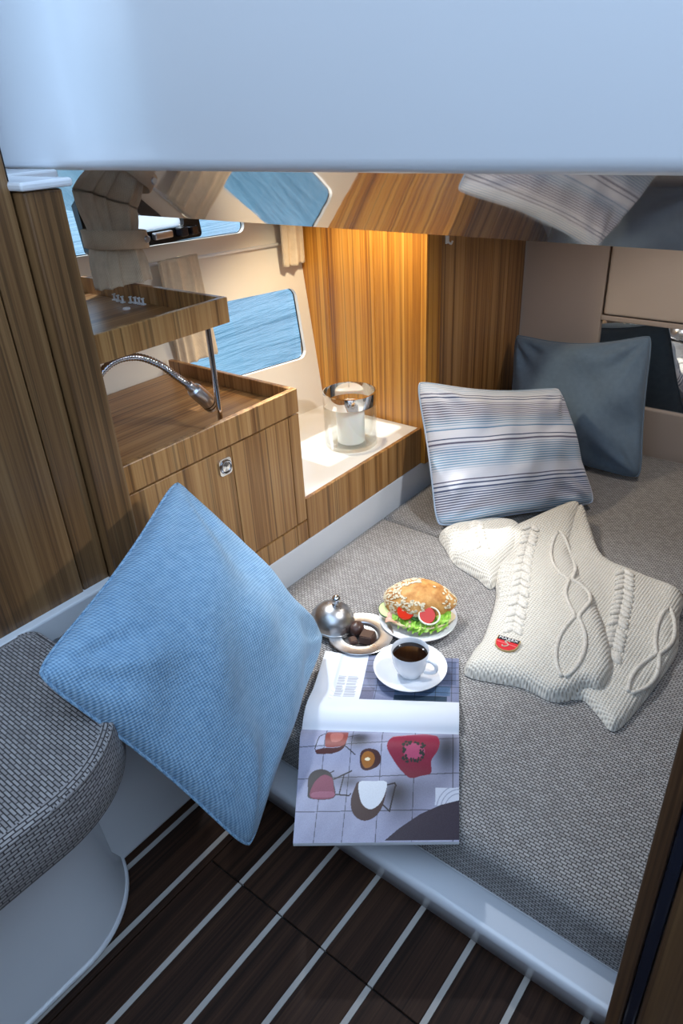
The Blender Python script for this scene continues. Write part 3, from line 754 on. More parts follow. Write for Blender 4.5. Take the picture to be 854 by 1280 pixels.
# ================================================================== BREAKFAST THINGS
# ---- magazine
def magpages():
    BL, BR = np.array([.520, .580]), np.array([.688, .356]); TR, TL = np.array([1.083, .585]), np.array([.925, .840]); SL, SR = np.array([.720, .735]), np.array([.891, .474])
    return BL, BR, TR, TL, SL, SR
mBL, mBR, mTR, mTL, mSL, mSR = magpages()
MZ = BT+.002
NU, NV = 330, 250
def tile_print():
    u, v = np.meshgrid(np.linspace(0, 1, NU), np.linspace(0, 1, NV))
    X = u*805+25; Y = 45+60*u+v*(575-60*u)          # print layout frame
    n1 = vnoise(X*.02, Y*.02, 1); n2 = np.random.default_rng(3).normal(size=X.shape)
    base = np.array([158, 160, 184.]); A = base+(n1*9+n2*4)[..., None]
    def blob(cx, cy, rx, ry, k):
        return (1-k*np.exp(-(((X-cx)/rx)**2+((Y-cy)/ry)**2)))[..., None]
    for b in ((330, 135, 55, 45, .6), (520, 400, 60, 60, .55), (770, 210, 60, 90, .6), (290, 340, 60, 30, .35), (640, 380, 150, 60, .18), (180, 330, 90, 40, .15), (560, 480, 90, 80, .2)): A = A*blob(*b)
    ln = np.zeros(X.shape, bool)
    for y0, sl in ((172, -.03), (322, -.012), (481, 0)): ln |= np.abs(Y-(y0+sl*X)) < 2.2
    for xt, xb in ((160, 125), (298, 262), (448, 425), (612, 600), (800, 800)): ln |= np.abs(X-(xt+(xb-xt)*(Y-45)/560)) < 2.
    A[ln] = A[ln]*.55
    def fillp(poly, c, sm=True, grad=0):
        p = [tuple(q) for q in smoothpath(poly, 5, True)] if sm else poly
        mk = pip(X, Y, p); cc = np.array(c, float)
        A[mk] = cc*(1+grad*((Y[mk]-Y[mk].mean())/60)[:, None])+n2[mk][:, None]*3 if mk.any() else A[mk]
    def line(pts, c, wd=3.):
        for (x0, y0), (x1, y1) in zip(pts[:-1], pts[1:]):
            dx, dy = x1-x0, y1-y0; t = np.clip(((X-x0)*dx+(Y-y0)*dy)/(dx*dx+dy*dy), 0, 1); A[np.hypot(X-x0-t*dx, Y-y0-t*dy) < wd] = c
    K = (28, 24, 30)
    line([(160, 90), (125, 115), (105, 180), (115, 203), (195, 205)], K, 2.2); line([(255, 170), (310, 215)], K, 2.5); line([(265, 125), (330, 108)], K, 2.); line([(195, 200), (235, 180)], K, 2.5)
    fillp([(108, 190), (150, 180), (230, 178), (262, 150), (250, 185), (200, 205), (125, 205)], (70, 26, 28))
    fillp([(162, 82), (190, 76), (262, 78), (272, 90), (264, 150), (240, 174), (165, 176), (155, 150)], (140, 66, 60)); fillp([(185, 95), (240, 92), (240, 140), (190, 150)], (176, 104, 96))
    fillp([(335, 245), (340, 205), (372, 190), (420, 200), (442, 235), (425, 270), (375, 288), (345, 278)], (62, 28, 30)); fillp([(342, 235), (360, 205), (395, 208), (410, 235), (395, 268), (360, 275)], (156, 96, 32)); fillp([(358, 236), (375, 229), (388, 237), (375, 245)], (240, 225, 190))
    fillp([(470, 185), (492, 135), (560, 122), (600, 108), (660, 99), (712, 118), (732, 165), (725, 210), (692, 255), (692, 308), (640, 322), (590, 330), (545, 295), (500, 240)], (132, 30, 58), grad=-.08)
    fillp([(555, 190), (590, 170), (650, 190), (655, 230), (600, 245), (560, 230)], (170, 70, 104))
    r_ = np.random.default_rng(5)
    for k in range(60):
        t = r_.uniform(0, 2*math.pi); R = r_.uniform(.7, 1.1); cx = 600+58*R*math.cos(t)+r_.normal()*4; cy = 208+50*R*math.sin(t)
        if cy < 160 and cx > 610: continue
        A[np.hypot(X-cx, Y-cy) < r_.uniform(4, 8)] = (38, 44, 40)
    line([(495, 130), (560, 118), (665, 101), (715, 120)], (190, 110, 110), 2.)
    line([(180, 298), (205, 286)], K, 3); line([(208, 326), (295, 288)], K, 3.6); line([(210, 400), (288, 408)], K, 3.6); line([(238, 400), (258, 305)], K, 3); line([(288, 408), (296, 398)], K, 3)
    fillp([(92, 418), (80, 370), (78, 320), (100, 286), (145, 276), (190, 295), (208, 345), (212, 418)], (30, 22, 30)); fillp([(98, 416), (105, 350), (150, 305), (195, 318), (208, 360), (208, 416)], (122, 44, 74)); fillp([(104, 412), (110, 388), (205, 388), (205, 412)], (146, 74, 102))
    line([(468, 362), (512, 352), (520, 366)], K, 3.6); line([(455, 452), (490, 485), (515, 370)], K, 3.6)
    fillp([(332, 342), (315, 370), (298, 425), (305, 480), (335, 515), (380, 525), (430, 500), (462, 440), (470, 344), (400, 350)], (58, 36, 38)); fillp([(335, 345), (400, 341), (470, 345), (466, 400), (440, 450), (400, 474), (365, 460), (342, 420)], (214, 218, 226))
    fillp([(715, 380), (840, 382), (840, 470), (712, 462)], (196, 200, 214), False)
    for R in (70, 90, 110): mk = (np.abs(np.hypot(X-830, Y-480)-R) < 2.4) & (X > 715) & (Y > 380); A[mk] = (150, 156, 176)
    fillp([(470, 612), (540, 560), (640, 500), (740, 460), (850, 436), (850, 612)], (52, 46, 60), False)
    return np.clip(A, 0, 255)/255
def upper_print():
    u, v = np.meshgrid(np.linspace(0, 1, NU), np.linspace(0, 1, NV))
    A = np.ones(u.shape+(3,))*np.array([218, 221, 229.])
    n1 = vnoise(u*18, v*14, 8); n2 = np.random.default_rng(2).normal(size=u.shape)
    ph = (u > .33) & (v > .36); A[ph] = (np.array([120, 126, 152.])+(n1*14+n2*4)[..., None])[ph]
    for (a, b, c, d, colr) in ((.56, .92, .36, .45, (50, 66, 82)), (.33, .42, .36, .55, (104, 106, 128)), (.56, .94, .46, .60, (96, 120, 150)), (.86, .98, .62, .95, (84, 94, 122)), (.45, .60, .70, .98, (140, 146, 168)), (.65, .8, .8, 1., (70, 84, 110))):
        mk = (u > a) & (u < b) & (v > c) & (v < d) & ph; A[mk] = np.array(colr)+(n2[mk][:, None]*5)
    for vv in (.49, .57, .66, .75, .84, .92): A[ph & (np.abs(v-vv-.02*u) < .004)] *= .6
    for uu_ in (.43, .70, .84, .95): A[ph & (np.abs(u-uu_) < .003)] *= .7
    rr = np.random.default_rng(9)
    for c0 in (.125, .215):
        for k in range(22):
            vv = .40+k*.0135; ln = rr.uniform(.065, .08)
            A[(u > c0) & (u < c0+ln) & (np.abs(v-vv) < .0036)] = (150, 152, 162)
    return np.clip(A, 0, 255)/255
def printmat(name):
    a = MT(name); at = a.n('ShaderNodeAttribute', attribute_name='ink'); nz = a.noise(a.coord('Object'), 400, 2)
    a.P(color=at.outputs['Color'], rough=.42, spec=.3); a.bump(nz, .03, .0005); return a.m
def page(name, A0, A1, B0, B1, zf, ink, mat, parent):
    """A0-A1 spine edge, B0-B1 outer edge; zf(u,v) height"""
    u, v = np.meshgrid(np.linspace(0, 1, NU), np.linspace(0, 1, NV))
    P = (A0*(1-u[..., None])+A1*u[..., None])*(1-v[..., None])+(B0*(1-u[..., None])+B1*u[..., None])*v[..., None]
    V = np.concatenate([P, zf(u, v)[..., None]], -1).reshape(-1, 3)-ORG[parent.name]
    i = np.arange(NU*NV).reshape(NV, NU); F = np.stack([i[:-1, :-1], i[:-1, 1:], i[1:, 1:], i[1:, :-1]], -1).reshape(-1, 4)
    n = np.cross(V[1]-V[0], V[NU]-V[0])
    if n[2] < 0: F = F[:, ::-1]
    me = bpy.data.meshes.new(name); me.vertices.add(len(V)); me.vertices.foreach_set('co', V.astype(np.float32).ravel())
    me.loops.add(F.size); me.loops.foreach_set('vertex_index', F.astype(np.int32).ravel())
    me.polygons.add(len(F)); me.polygons.foreach_set('loop_start', np.arange(0, F.size, 4, dtype=np.int32)); me.update(calc_edges=True)
    ca = me.color_attributes.new('ink', 'FLOAT_COLOR', 'POINT')
    I = ink.reshape(-1, 3); lin = np.where(I <= .04045, I/12.92, ((I+.055)/1.055)**2.4)
    ca.data.foreach_set('color', np.concatenate([lin, np.ones((len(lin), 1))], 1).astype(np.float32).ravel())
    me.materials.append(mat); me.shade_smooth(); o = bpy.data.objects.new(name, me); col.objects.link(o); o.parent = parent; ORG[o.name] = ORG[parent.name]; return o
mg = empty('magazine', (.80, .60, MZ), 'open glossy magazine with a photograph of chairs hanging over the berth edge', 'magazine')
def zlow(u, v): return MZ+.009+.012*np.exp(-((v-.16)/.16)**2)-.006*np.exp(-(v/.05)**2)-.002*v
def zup(u, v): return MZ+.007+.016*np.exp(-((v-.20)/.18)**2)-.008*np.exp(-(v/.05)**2)+.008*np.exp(-(u/.10)**2)*np.clip(v*3, 0, 1)
pm = printmat('glossy_printed_paper')
page('printed_page', mSL, mSR, mBL, mBR, zlow, tile_print(), pm, mg)
page('printed_page', mSL, mSR, mTL, mTR, zup, upper_print(), pm, mg)
def pstack(A0, A1, B0, B1, zf, k, sh=0.):
    nu, nv = 12, 40
    def fn(u, v):
        p = (A0*(1-u)+A1*u)*(1-v)+(B0*(1-u)+B1*u)*v; return (p[0], p[1], max(MZ+.0002, float(zf(np.array(u), np.array(v)))-k))
    a, _ = gridsurf(fn, nu, nv)
    b, _ = gridsurf(lambda u, v: (*fn(u, v)[:2], MZ+.0001 if k > .003 else fn(u, v)[2]-.0015), nu, nv)
    V = a[0]+b[0]; n = len(a[0]); F = [f for f in a[1]]+[[i+n for i in f[::-1]] for f in b[1]]
    bd_ = [i for i in range(nu)]+[j*nu+nu-1 for j in range(1, nv)]+[(nv-1)*nu+i for i in range(nu-2, -1, -1)]+[j*nu for j in range(nv-2, 0, -1)]
    for q in range(len(bd_)):
        i, j = bd_[q], bd_[(q+1) % len(bd_)]; F.append((i, j, j+n, i+n))
    return V, F
def papermat():
    a = MT('page_edges'); v = a.coord('Object', (1, 1, 900)); nz = a.noise(v, 1, 1); a.P(color=a.ramp(nz, [(.35, s2l((196, 200, 208))), (.6, s2l((238, 240, 244)))]), rough=.6); return a.m
pe = papermat()
obj('page_stack', pstack(mSL, mSR, mBL, mBR, zlow, .0006), pe, mg)
obj('page_stack', pstack(mSL, mSR, mTL, mTR, zup, .0006), pe, mg)
pk_ = [(*mBL, 0), (*mBR, 0)]
# solid block under the stacks
def block(A0, A1, B0, B1, zf):
    nu, nv = 10, 40
    def fn(u, v):
        p = (A0*(1-u)+A1*u)*(1-v)+(B0*(1-u)+B1*u)*v; return (p[0], p[1], float(zf(np.array(u), np.array(v)))-.0018)
    a, _ = gridsurf(fn, nu, nv); b = ([(x, y, MZ) for x, y, z in a[0]], None); n = len(a[0]); F = list(a[1])+[[i+n for i in f[::-1]] for f in a[1]]
    bd_ = [i for i in range(nu)]+[j*nu+nu-1 for j in range(1, nv)]+[(nv-1)*nu+i for i in range(nu-2, -1, -1)]+[j*nu for j in range(nv-2, 0, -1)]
    for q in range(len(bd_)):
        i, j = bd_[q], bd_[(q+1) % len(bd_)]; F.append((i, j, j+n, i+n))
    return a[0]+b[0], F
obj('page_block', block(mSL, mSR, mBL, mBR, zlow), pe, mg)
obj('page_block', block(mSL, mSR, mTL, mTR, zup), pe, mg)

# ---- saucer, cup, coffee
CUP = (.973, .642); SZ = MZ+.0155
scr = obj('saucer', lathe([(.0005, .003), (.030, .003), (.034, .0035), (.055, .009), (.078, .0155), (.0795, .0165), (.079, .0145), (.055, .0065), (.036, 0), (.030, -.0005), (.0005, 0)], 72, (CUP[0]+.006, CUP[1]+.004, SZ)), M['porcelain'], smooth=50, label='white porcelain saucer under the coffee cup', cat='saucer')
cp = empty('coffee_cup', (CUP[0], CUP[1], SZ+.004), 'white porcelain cup of black coffee on a saucer', 'cup')
obj('bowl', lathe([(.0005, .003), (.020, .003), (.022, .0005), (.0245, .0005), (.026, .004), (.033, .016), (.0375, .032), (.0395, .05), (.0405, .062), (.0400, .0635), (.0388, .062), (.0375, .05), (.035, .032), (.030, .018), (.020, .008), (.0005, .006)], 64, (CUP[0], CUP[1], SZ+.0038)), M['porcelain'], cp, smooth=50)
obj('coffee', lathe([(.0001, .0515), (.030, .0515), (.0376, .0512), (.0377, .0500)], 48, (CUP[0], CUP[1], SZ+.0038)), M['cup_coffee'], cp, smooth=50)
ha = math.atan2(-.92, .10)
hd = np.array([math.cos(ha), math.sin(ha)])
hp = [(.0375, .048), (.050, .050), (.060, .043), (.060, .030), (.050, .020), (.034, .016)]
hpath = smoothpath([(CUP[0]+hd[0]*r, CUP[1]+hd[1]*r, SZ+.0038+z) for r, z in hp], 6)
obj('handle', tube(hpath, .0045, 10), M['porcelain'], cp, smooth=True)

# ---- pewter plate, cloche, chocolates
PC = (1.022, .813)
obj('pewter_plate', lathe([(.0005, .002), (.036, .002), (.041, .0035), (.044, .010), (.046, .0118), (.050, .011), (.071, .0135), (.0755, .015), (.077, .014), (.0755, .012), (.05, .007), (.044, 0), (.036, -.0005), (.0005, 0)], 72, (PC[0], PC[1], BT+.0012)), M['pewter'], smooth=22, label='small round pewter plate holding chocolates', cat='plate')
cl_M = Matrix.Translation((1.014, .893, BT+.0135)) @ Matrix.Rotation(math.radians(11), 4, Vector((.85, .5, 0)))
cl_ = empty('cloche', (1.014, .893, BT+.002), 'domed metal cloche with ball knob leaning on the pewter plate', 'cloche')
dome = [(.0555, 0), (.0565, .0025), (.0555, .005), (.054, .006)]+[(.054*math.cos(math.radians(a)), .006+.052*math.sin(math.radians(a))) for a in range(8, 88, 8)]+[(.0005, .058)]
obj('dome', xf(lathe(dome, 64), cl_M), M['pewter'], cl_, smooth=50)
knob = [(.0005, .0575), (.0075, .0578), (.0055, .0605), (.006, .063)]+[(.0115*math.sin(math.radians(a)), .0735-.0115*math.cos(math.radians(a))) for a in range(32, 180, 12)]+[(.0003, .085)]
obj('knob', xf(lathe(knob, 32), cl_M), M['chrome'], cl_, smooth=50)
def choc(name, c, rz, sx, sy, sz, label, kind):
    if kind == 'cube':
        bm = bmesh.new(); bmesh.ops.create_cube(bm, size=1)
        for v in bm.verts:
            t = .86 if v.co.z > 0 else 1
            v.co = (v.co.x*sx*t, v.co.y*sy*t, v.co.z*sz+sz/2)
        bmesh.ops.bevel(bm, geom=bm.edges[:], offset=.002, segments=3, affect='EDGES'); VF = from_bm(bm)
    else:
        bm = bmesh.new(); bmesh.ops.create_icosphere(bm, subdivisions=3, radius=1)
        for v in bm.verts:
            k = 1+.06*math.sin(v.co.x*5+1)*math.cos(v.co.y*6)
            v.co = (v.co.x*sx/2*k, v.co.y*sy/2*k, max(v.co.z, -.72)*sz/2*k+sz*.36)
        VF = from_bm(bm)
    VF = xf(VF, Matrix.Translation(c) @ Matrix.Rotation(rz, 4, 'Z'))
    return obj(name, VF, M['choc'], smooth=40, label=label, cat='chocolate')
cz = BT+.0034
choc('chocolate', (1.030, .831, cz), .5, .040, .036, .034, 'rounded truffle chocolate on the pewter plate', 'ball')
choc('chocolate', (1.022, .793, cz), .25, .036, .034, .021, 'square dark chocolate on the pewter plate', 'cube')
choc('chocolate', (.999, .818, cz), 1.0, .024, .020, .009, 'flat thin chocolate piece lying below the truffle', 'cube')

# ---- plate and sandwich
SP = np.array([1.148, .735])
sa = np.array([.5, -.866]); sbv = np.array([.866, .5])
obj('sandwich_plate', lathe([(.0005, .003), (.050, .003), (.056, .004), (.075, .0115), (.092, .0165), (.0935, .0175), (.093, .0155), (.075, .0085), (.058, 0), (.050, -.0004), (.0005, 0)], 80, (SP[0], SP[1], BT+.0012)), M['porcelain'], smooth=50, label='white porcelain plate under the sandwich', cat='plate')
sd = empty('sandwich', (SP[0], SP[1], BT+.004), 'seeded bun sandwich with lettuce, tomato and cucumber', 'sandwich')
def bread():
    a = MT('bun_crust'); v = a.coord('Object'); n1 = a.noise(v, 45, 4); n2 = a.noise(v, 320, 3)
    c = a.ramp(n1, [(.3, s2l((176, 112, 54))), (.55, s2l((214, 156, 88))), (.75, s2l((232, 186, 122)))])
    a.P(color=c, rough=.55, spec=.3); a.bump(n2, .35, .002); return a.m
M['crust'] = bread(); M['crumb'] = plain('bun_crumb', (236, 214, 172), .8)
M['oat'] = plain('oat_flake', (240, 224, 190), .8); M['lettuce'] = None
def lett():
    a = MT('lettuce'); v = a.coord('Object'); n1 = a.noise(v, 60, 3)
    a.P(color=a.ramp(n1, [(.3, s2l((104, 160, 40))), (.5, s2l((164, 212, 82))), (.7, s2l((220, 240, 150)))]), rough=.45, spec=.3, sss=.1); return a.m
M['lettuce'] = lett(); M['tomato'] = plain('tomato', (206, 48, 24), .2); M['cuke'] = plain('cucumber_flesh', (220, 232, 164), .3); M['cukeskin'] = plain('cucumber_skin', (44, 92, 34), .35)
M['ham'] = plain('pink_ham', (232, 176, 152), .4); M['onion'] = plain('onion_ring', (240, 240, 214), .3); M['tomseed'] = plain('tomato_flesh', (232, 110, 70), .25)
def loc(a_, b_, z): return (SP[0]+sa[0]*a_+sbv[0]*b_, SP[1]+sa[1]*a_+sbv[1]*b_, BT+z)
def bun(hl, hw, z0, hgt, top=True, tilt=0., da=0., db=0., nu=48, nv=14, seed=1):
    V, F = [], []
    for j in range(nv+1):
        e = j/nv; ph = e*math.pi/2
        for i in range(nu):
            t = 2*math.pi*i/nu; ct, st = math.cos(t), math.sin(t)
            r = math.cos(ph)**.75 if j < nv else .001
            x = hl*np.sign(ct)*abs(ct)**1.05*r; y = hw*np.sign(st)*abs(st)**.9*(1-.22*abs(ct)**3)*r
            z = hgt*math.sin(ph)*(1-.30*(x/hl)**2)
            k = 1+.03*math.sin(5*t+seed)*math.cos(ph*3)
            x, y = x*k, y*k
            zz = z if top else -z
            y2 = y*math.cos(tilt)-zz*math.sin(tilt); z2 = y*math.sin(tilt)+zz*math.cos(tilt)
            V.append(loc(da+x, db+y2, z0+z2))
    for j in range(nv):
        for i in range(nu):
            i2 = (i+1) % nu; q = (j*nu+i, j*nu+i2, (j+1)*nu+i2, (j+1)*nu+i); F.append(q if top else q[::-1])
    F.append(list(range(nu))[::-1] if top else list(range(nu)))
    return V, F
obj('bun_bottom', bun(.083, .054, .027, .020, False, -.08, .004, -.006), M['crumb'], sd, smooth=50)
TB = bun(.087, .055, .050, .047, True, .42, .002, .018)
tb = obj('bun_top', TB, M['crust'], sd, smooth=50)
oats = []
Vt = np.array(TB[0]); r_ = random.Random(3)
nuu = 48
for k in range(420):
    j = r_.randint(1, 10); i = r_.randint(0, nuu-1); idx = j*nuu+i; p = Vt[idx]; pn = Vt[min((j+1), 13)*nuu+i]; ps = Vt[j*nuu+(i+1) % nuu]
    aa = (p-np.array(loc(0, 0, 0)))[:2]@sa
    if r_.random() < (.0 if aa < .012 else (.93 if aa < .06 else .45)): continue
    e1 = pn-p; e2 = ps-p
    if np.linalg.norm(e1) < 1e-5 or np.linalg.norm(e2) < 1e-5: continue
    e1 /= np.linalg.norm(e1); e2 /= np.linalg.norm(e2); nn = np.cross(e2, e1); nn /= np.linalg.norm(nn)+1e-9
    q = p+e1*r_.uniform(0, .004)+e2*r_.uniform(0, .006)+nn*.0006
    an = r_.uniform(0, 3.14); d1 = e1*math.cos(an)+e2*math.sin(an); d2 = -e1*math.sin(an)+e2*math.cos(an)
    A, B = r_.uniform(.003, .0054), r_.uniform(.002, .0034); Vq = []
    for lay in (0, .0011):
        for t in range(6):
            Vq.append(tuple(q+d1*A*math.cos(t*math.pi/3)+d2*B*math.sin(t*math.pi/3)+nn*lay))
    oats.append((Vq, [list(range(6, 12))]+[(t, (t+1) % 6, 6+(t+1) % 6, 6+t) for t in range(6)]))
obj('oat_flakes', join(*oats), M['oat'], tb, kind='stuff')
def ruffle(seed, a0, a1, b0, z0, dep, amp):
    r = random.Random(seed); p1, p2, p3 = r.uniform(0, 6), r.uniform(0, 6), r.uniform(0, 6)
    def fn(u, v):
        a_ = a0+(a1-a0)*u; bb_ = b0-dep*v*(1-.55*(2*u-1)**2)
        w1 = amp*v*(math.sin(u*34+p1)+.7*math.sin(u*61+p2+v*4)+.5*math.sin(v*18+u*20+p3))
        return loc(a_+.4*w1, bb_+.5*w1*math.sin(u*40), z0+w1*.8-.012*v*v)
    return gridsurf(fn, 80, 12)[0]
for k, (a0, a1, b0, z0, dep) in enumerate(((-.060, .07, -.012, .040, .050), (-.05, .075, -.010, .034, .054), (-.035, .078, -.010, .046, .042), (-.045, .06, -.015, .037, .052))):
    o = obj('lettuce_leaf', ruffle(k+2, a0, a1, b0, z0, dep, .0055), M['lettuce'], sd, smooth=True)
def disc(c, R, th, tx, ty, n=28, e=1.):
    Mx = Matrix.Translation(c) @ Matrix.Rotation(math.atan2(sa[1], sa[0]), 4, 'Z') @ Matrix.Rotation(tx, 4, 'X') @ Matrix.Rotation(ty, 4, 'Y')
    return xf(lathe([(.0003, 0), (R*.96, 0), (R, th*.3), (R, th*.7), (R*.96, th), (.0003, th)], n), Mx)
t1 = obj('tomato_slice', disc(loc(.022, -.037, .050), .020, .007, .75, 0), M['tomato'], sd, smooth=40)
obj('tomato_slice', disc(loc(-.028, -.028, .050), .020, .007, .55, .05), M['tomato'], sd, smooth=40)
obj('onion_ring', tube([loc(.028+.024*math.cos(t), -.041+.016*math.sin(t), .054+.013*math.sin(t)) for t in np.linspace(0, 2*math.pi, 40)[:-1]], .0022, 7, closed=True), M['onion'], sd, smooth=True)
ck = obj('cucumber_slice', disc(loc(-.072, -.004, .036), .022, .005, .35, .1), M['cuke'], sd, smooth=40)
obj('cucumber_skin', xf(lathe([(.0223, .0004), (.0228, .0025), (.0223, .0046)], 36), Matrix.Translation(loc(-.072, -.004, .036)) @ Matrix.Rotation(math.atan2(sa[1], sa[0]), 4, 'Z') @ Matrix.Rotation(.35, 4, 'X') @ Matrix.Rotation(.1, 4, 'Y')), M['cukeskin'], ck, smooth=True)
obj('cucumber_slice', disc(loc(-.002, -.028, .044), .018, .004, .35, .1), M['cukeskin'], sd, smooth=40)
hamv = gridsurf(lambda u, v: loc(-.075+.07*u, -.010-.036*v, .033+.004*math.sin(u*9)+.003*math.sin(v*7+u*3)-.004*v), 24, 14)[0]
obj('ham_slice', hamv, M['ham'], sd, smooth=True)

# ---- candle in glass
CC = (1.547, 1.233); CZ = .3645; CR, CH = .0785, .166
gv = empty('candle_glass', (CC[0], CC[1], CZ), 'clear glass cylinder with silver rim on the white shelf', 'candle holder')
obj('cylinder', lathe([(.0005, .0002), (CR-.004, .0002), (CR, .004), (CR, CH), (CR-.0015, CH+.001), (CR-.003, CH), (CR-.003, .014), (CR-.006, .011), (.0005, .010)], 72, (CC[0], CC[1], CZ)), M['glass'], gv, smooth=50)
obj('silver_band', lathe([(CR+.0004, CH-.036), (CR+.0008, CH-.035), (CR+.0008, CH+.001), (CR-.0034, CH+.002), (CR-.0036, CH-.036)], 72, (CC[0], CC[1], CZ)), M['silverband'], gv, smooth=50)
cn = empty('candle', (CC[0], CC[1], CZ+.0105), 'white pillar candle standing inside the glass cylinder', 'candle')
obj('wax', lathe([(.0005, 0), (.041, 0), (.042, .001), (.042, .113), (.0405, .1165), (.034, .1165), (.025, .1150), (.0005, .1142)], 48, (CC[0], CC[1], CZ+.0105)), M['wax'], cn, smooth=40)
obj('wick', tube(smoothpath([(CC[0], CC[1], CZ+.122), (CC[0], CC[1], CZ+.136), (CC[0]-.005, CC[1]+.004, CZ+.144)], 5), .0016, 7), M['wick'], cn, smooth=True)

# ---- gooseneck lamp on the post
gl_ = empty('gooseneck_lamp', (.69, 1.17, .80), 'chrome gooseneck reading lamp curving over the worktop', 'lamp')
gp = smoothpath([(.686, 1.175, .812), (.710, 1.177, .827), (.757, 1.178, .849), (.813, 1.18, .843), (.865, 1.18, .812), (.903, 1.18, .774), (.934, 1.18, .744)], 26)
def neckmat():
    a = MT('ribbed_steel'); a.P(color=s2l((190, 194, 204)), metal=1., rough=a.math('ADD', .12, a.math('MULTIPLY', a.noise(a.coord('Object'), 300, 1), .1))); return a.m
obj('neck', tube(gp, lambda t: .0072+.0010*math.sin(t*156*2.0), 14), neckmat(), gl_, smooth=True)
obj('base', tube([(.681, 1.174, .809), (.690, 1.1755, .8145)], .014, 20), M['brushed'], gl_, smooth=40)
hd0 = np.array([.930, 1.18, .748]); hd1 = np.array([.990, 1.183, .679]); hdir = (hd1-hd0)/np.linalg.norm(hd1-hd0)
def tq(prof):
    P = [hd0+hdir*z for r, z in prof]; V, F = lathe(prof, 28)
    q = Vector(hdir).to_track_quat('Z', 'X').to_matrix().to_4x4(); return xf((V, F), Matrix.Translation(hd0) @ q)
hL = float(np.linalg.norm(hd1-hd0))
hdm = obj('head', tq([(.0005, -.004), (.009, -.004), (.0105, 0), (.0105, .012), (.0155, .016), (.017, .022), (.017, hL-.004), (.0155, hL), (.012, hL-.002), (.0005, hL-.003)]), M['brushed'], gl_, smooth=35)
for z in (hL-.020, hL-.012): obj('groove_ring', tq([(.0172, z), (.0176, z+.0015), (.0172, z+.003)]), M['black'], hdm, smooth=True)
obj('lens', tq([(.0005, hL-.0022), (.0118, hL-.0018)]), M['plastic_white'], hdm)

# ---- curtains
def curtain(name, x0, x1, yc, ztop_, zbot, label, pleats=5, amp=.012, depth=.018, tie=None, seed=0, widths=None, n=96, nv=44, lean=0.):
    V, F, UV = [], [], []
    xc = (x0+x1)/2; W = (x1-x0)/2; r = random.Random(seed); ph = [r.uniform(0, 6) for _ in range(4)]
    for j in range(nv):
        v = j/(nv-1)
        k = widths(v) if widths else 1.
        for i in range(n):
            t = 2*math.pi*i/n; ct, st = math.cos(t), math.sin(t)
            fold = 1-2*abs(math.sin(pleats*t/2+ph[0]+.35*v+.25*math.sin(3*t)))**.7+.2*math.sin(2*pleats*t+ph[1])
            ex = W*k*(np.sign(ct)*abs(ct)**.8); ey = (depth*(.5+.5*k)+amp*fold*(.6+.4*v)*(.25+.75*abs(st)))*st
            zt_ = ztop_(xc+ex+lean*v) if callable(ztop_) else ztop_
            z = zt_+(zbot-zt_)*v
            V.append((xc+ex+lean*v, yc+ey+amp*.3*math.sin(6*ct+ph[2]), z+.002*math.sin(pleats*t)*v)); UV.append((t*W*1.2, z))
    for j in range(nv-1):
        for i in range(n):
            i2 = (i+1) % n; F.append((j*n+i, (j+1)*n+i, (j+1)*n+i2, j*n+i2))
    F.append([(nv-1)*n+i for i in range(n)][::-1]); F.append(list(range(n)))
    e = empty(name, (xc+lean, yc, zbot), label, 'curtain')
    obj('cloth', (V, F), M['curtain'], e, smooth=True, uv=UV); return e
c1 = curtain('curtain', .900, 1.045, 1.41, lambda x: 1.0545+(1.098-x)*.3905, .931, 'beige linen curtain tied with a buttoned band over the tray', 12, .014, .032, seed=4, widths=lambda v: 1.0-.20*math.exp(-((v-.42)/.2)**2)+.02*v, lean=.006)
bp_ = []
zt = 1.026
for i in range(49):
    t = 2*math.pi*i/48; ct, st = math.cos(t), math.sin(t)
    bp_.append((.977+.066*np.sign(ct)*abs(ct)**.7, 1.41+.048*np.sign(st)*abs(st)**.7))
Vb, Fb, UVb = [], [], []
for (o_, z0) in ((0, .019), (.003, .017), (.003, -.017), (0, -.019)):
    for p in bp_[:-1]:
        dx, dy = p[0]-.977, p[1]-1.41; L = math.hypot(dx, dy); Vb.append((p[0]+dx/L*o_, p[1]+dy/L*o_, zt+z0-(p[0]-.977)*.12)); UVb.append((math.atan2(dy, dx)*.06, z0))
for l in range(3):
    for i in range(48): i2 = (i+1) % 48; Fb.append((l*48+i, (l+1)*48+i, (l+1)*48+i2, l*48+i2))
tie = obj('tie_band', (Vb, Fb), M['tie'], c1, smooth=60, uv=UVb)
obj('snap_button', xf(lathe([(.0003, .003), (.006, .003), (.0075, .0015), (.008, 0)], 24), Matrix.Translation((1.022, 1.360, zt-.005)) @ Matrix.Rotation(math.radians(97), 4, 'X') @ Matrix.Rotation(0, 4, 'Y')), M['brushed'], tie, smooth=40)
curtain('curtain', 1.20, 1.345, 1.575, .925, .645, 'beige pleated curtain hanging behind the tray beside the lower window', 12, .010, .018, seed=8, lean=.02, widths=lambda v: .9+.1*v)
curtain('curtain', 1.645, 1.742, 1.545, 1.12, .838, 'short beige curtain end beside the gold lit teak panelling', 8, .008, .016, seed=12)
rl = obj('curtain_rail', tube([(1.17, hullY(1.17, .91)-.012, .916), (1.74, hullY(1.74, .9)-.012, .897)], .0045, 8), M['plastic_white'], smooth=True, label='thin white curtain rail across the hull lining', cat='rail')
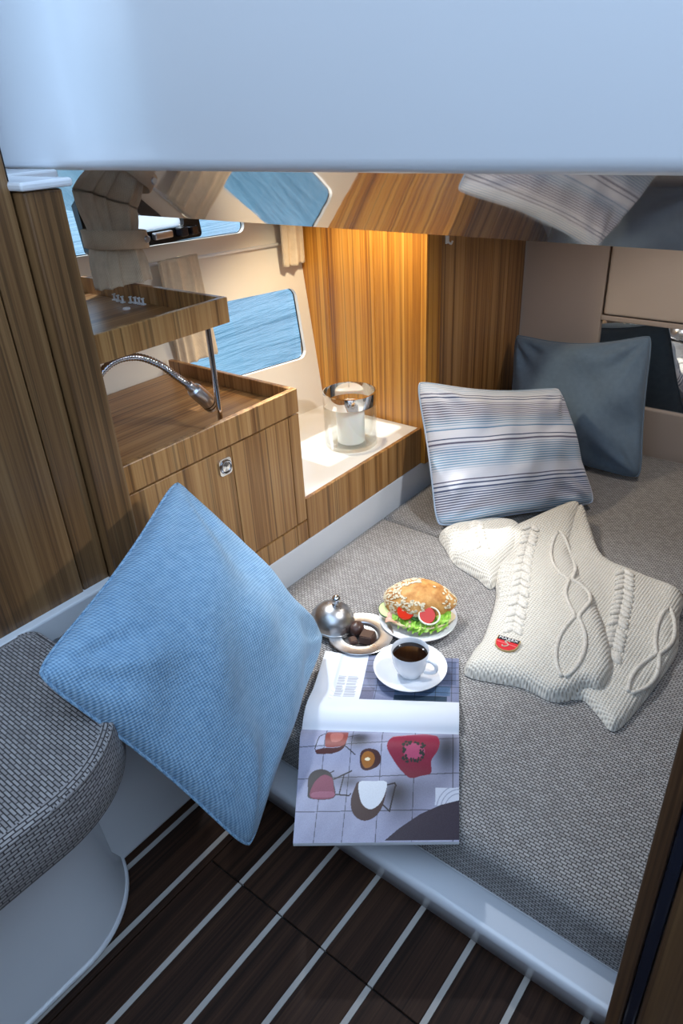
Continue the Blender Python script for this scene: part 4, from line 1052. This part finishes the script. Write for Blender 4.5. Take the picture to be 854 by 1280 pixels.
# gliders and disc left in the tray
for k, (x, y) in enumerate(((.972, 1.452), (.968, 1.432), (.965, 1.412), (.972, 1.392), (.974, 1.378), (.974, 1.364), (.974, 1.350))):
    obj('curtain_glider', join(box(x-.005, x+.005, y-.005, y+.005, .8903, .8935, .001, 1), box(x-.0018, x+.0018, y-.0018, y+.0018, .8935, .904), box(x-.004, x+.004, y-.0015, y+.0015, .903, .9055)), M['plastic_white'], label='tiny white curtain glider lying in the teak tray', cat='glider', group='curtain gliders in the tray')
obj('round_cap', lathe([(.0003, .0002), (.008, .0002), (.0085, .002), (.0075, .004), (.0003, .0045)], 24, (.93, 1.352, .8901)), M['plastic_white'], smooth=40, label='small round white cap lying in the teak tray', cat='cap')

# ================================================================== ADDED UNSEEN SPOTLIGHTS
def added_spot(name, x, y, energy, color, size, spot, label, aim):
    e = empty(name, (x, y, 1.115), label, 'lamp')
    obj('bezel', lathe([(.020, .0145), (.034, .0145), (.035, .010), (.033, .006), (.024, .004), (.022, .010)], 32, (x, y, 1.115)), M['brushed'], e, smooth=40)
    L = bpy.data.lights.new(name, 'SPOT'); L.energy = energy; L.color = color; L.shadow_soft_size = size; L.spot_size = math.radians(spot); L.spot_blend = .6
    o = bpy.data.objects.new(name+'_light', L); col.objects.link(o); o.parent = e; o.location = (0, 0, -.006)
    o.rotation_euler = (Vector(aim)-Vector((x, y, 1.11))).to_track_quat('-Z', 'Y').to_euler()
    return e
added_spot('added_spotlight', 1.50, 1.22, 9, (1.0, .82, .55), .02, 130, 'added unseen spotlight above the candle shelf', (1.66, 1.25, .4))  # added warm spot, out of view, for niche and shelf
added_spot('added_spotlight', 1.14, 1.17, 25, (.86, .93, 1.0), .025, 74, 'added unseen spotlight beside the galley worktop', (1.06, .56, .16))  # added key spot, out of view, to brighten cups and bed
added_spot('added_spotlight', 1.95, .45, 6.5, (1.0, .92, .84), .05, 150, 'added unseen fill spotlight above the rear mattress', (1.9, .5, .16))  # added fill for the dim rear berth
added_spot('added_spotlight', 1.30, .22, 24, (.90, .95, 1.0), .04, 76, 'added unseen fill spotlight above the sweater', (1.12, 1.15, .28))  # added fill aimed at the white side band
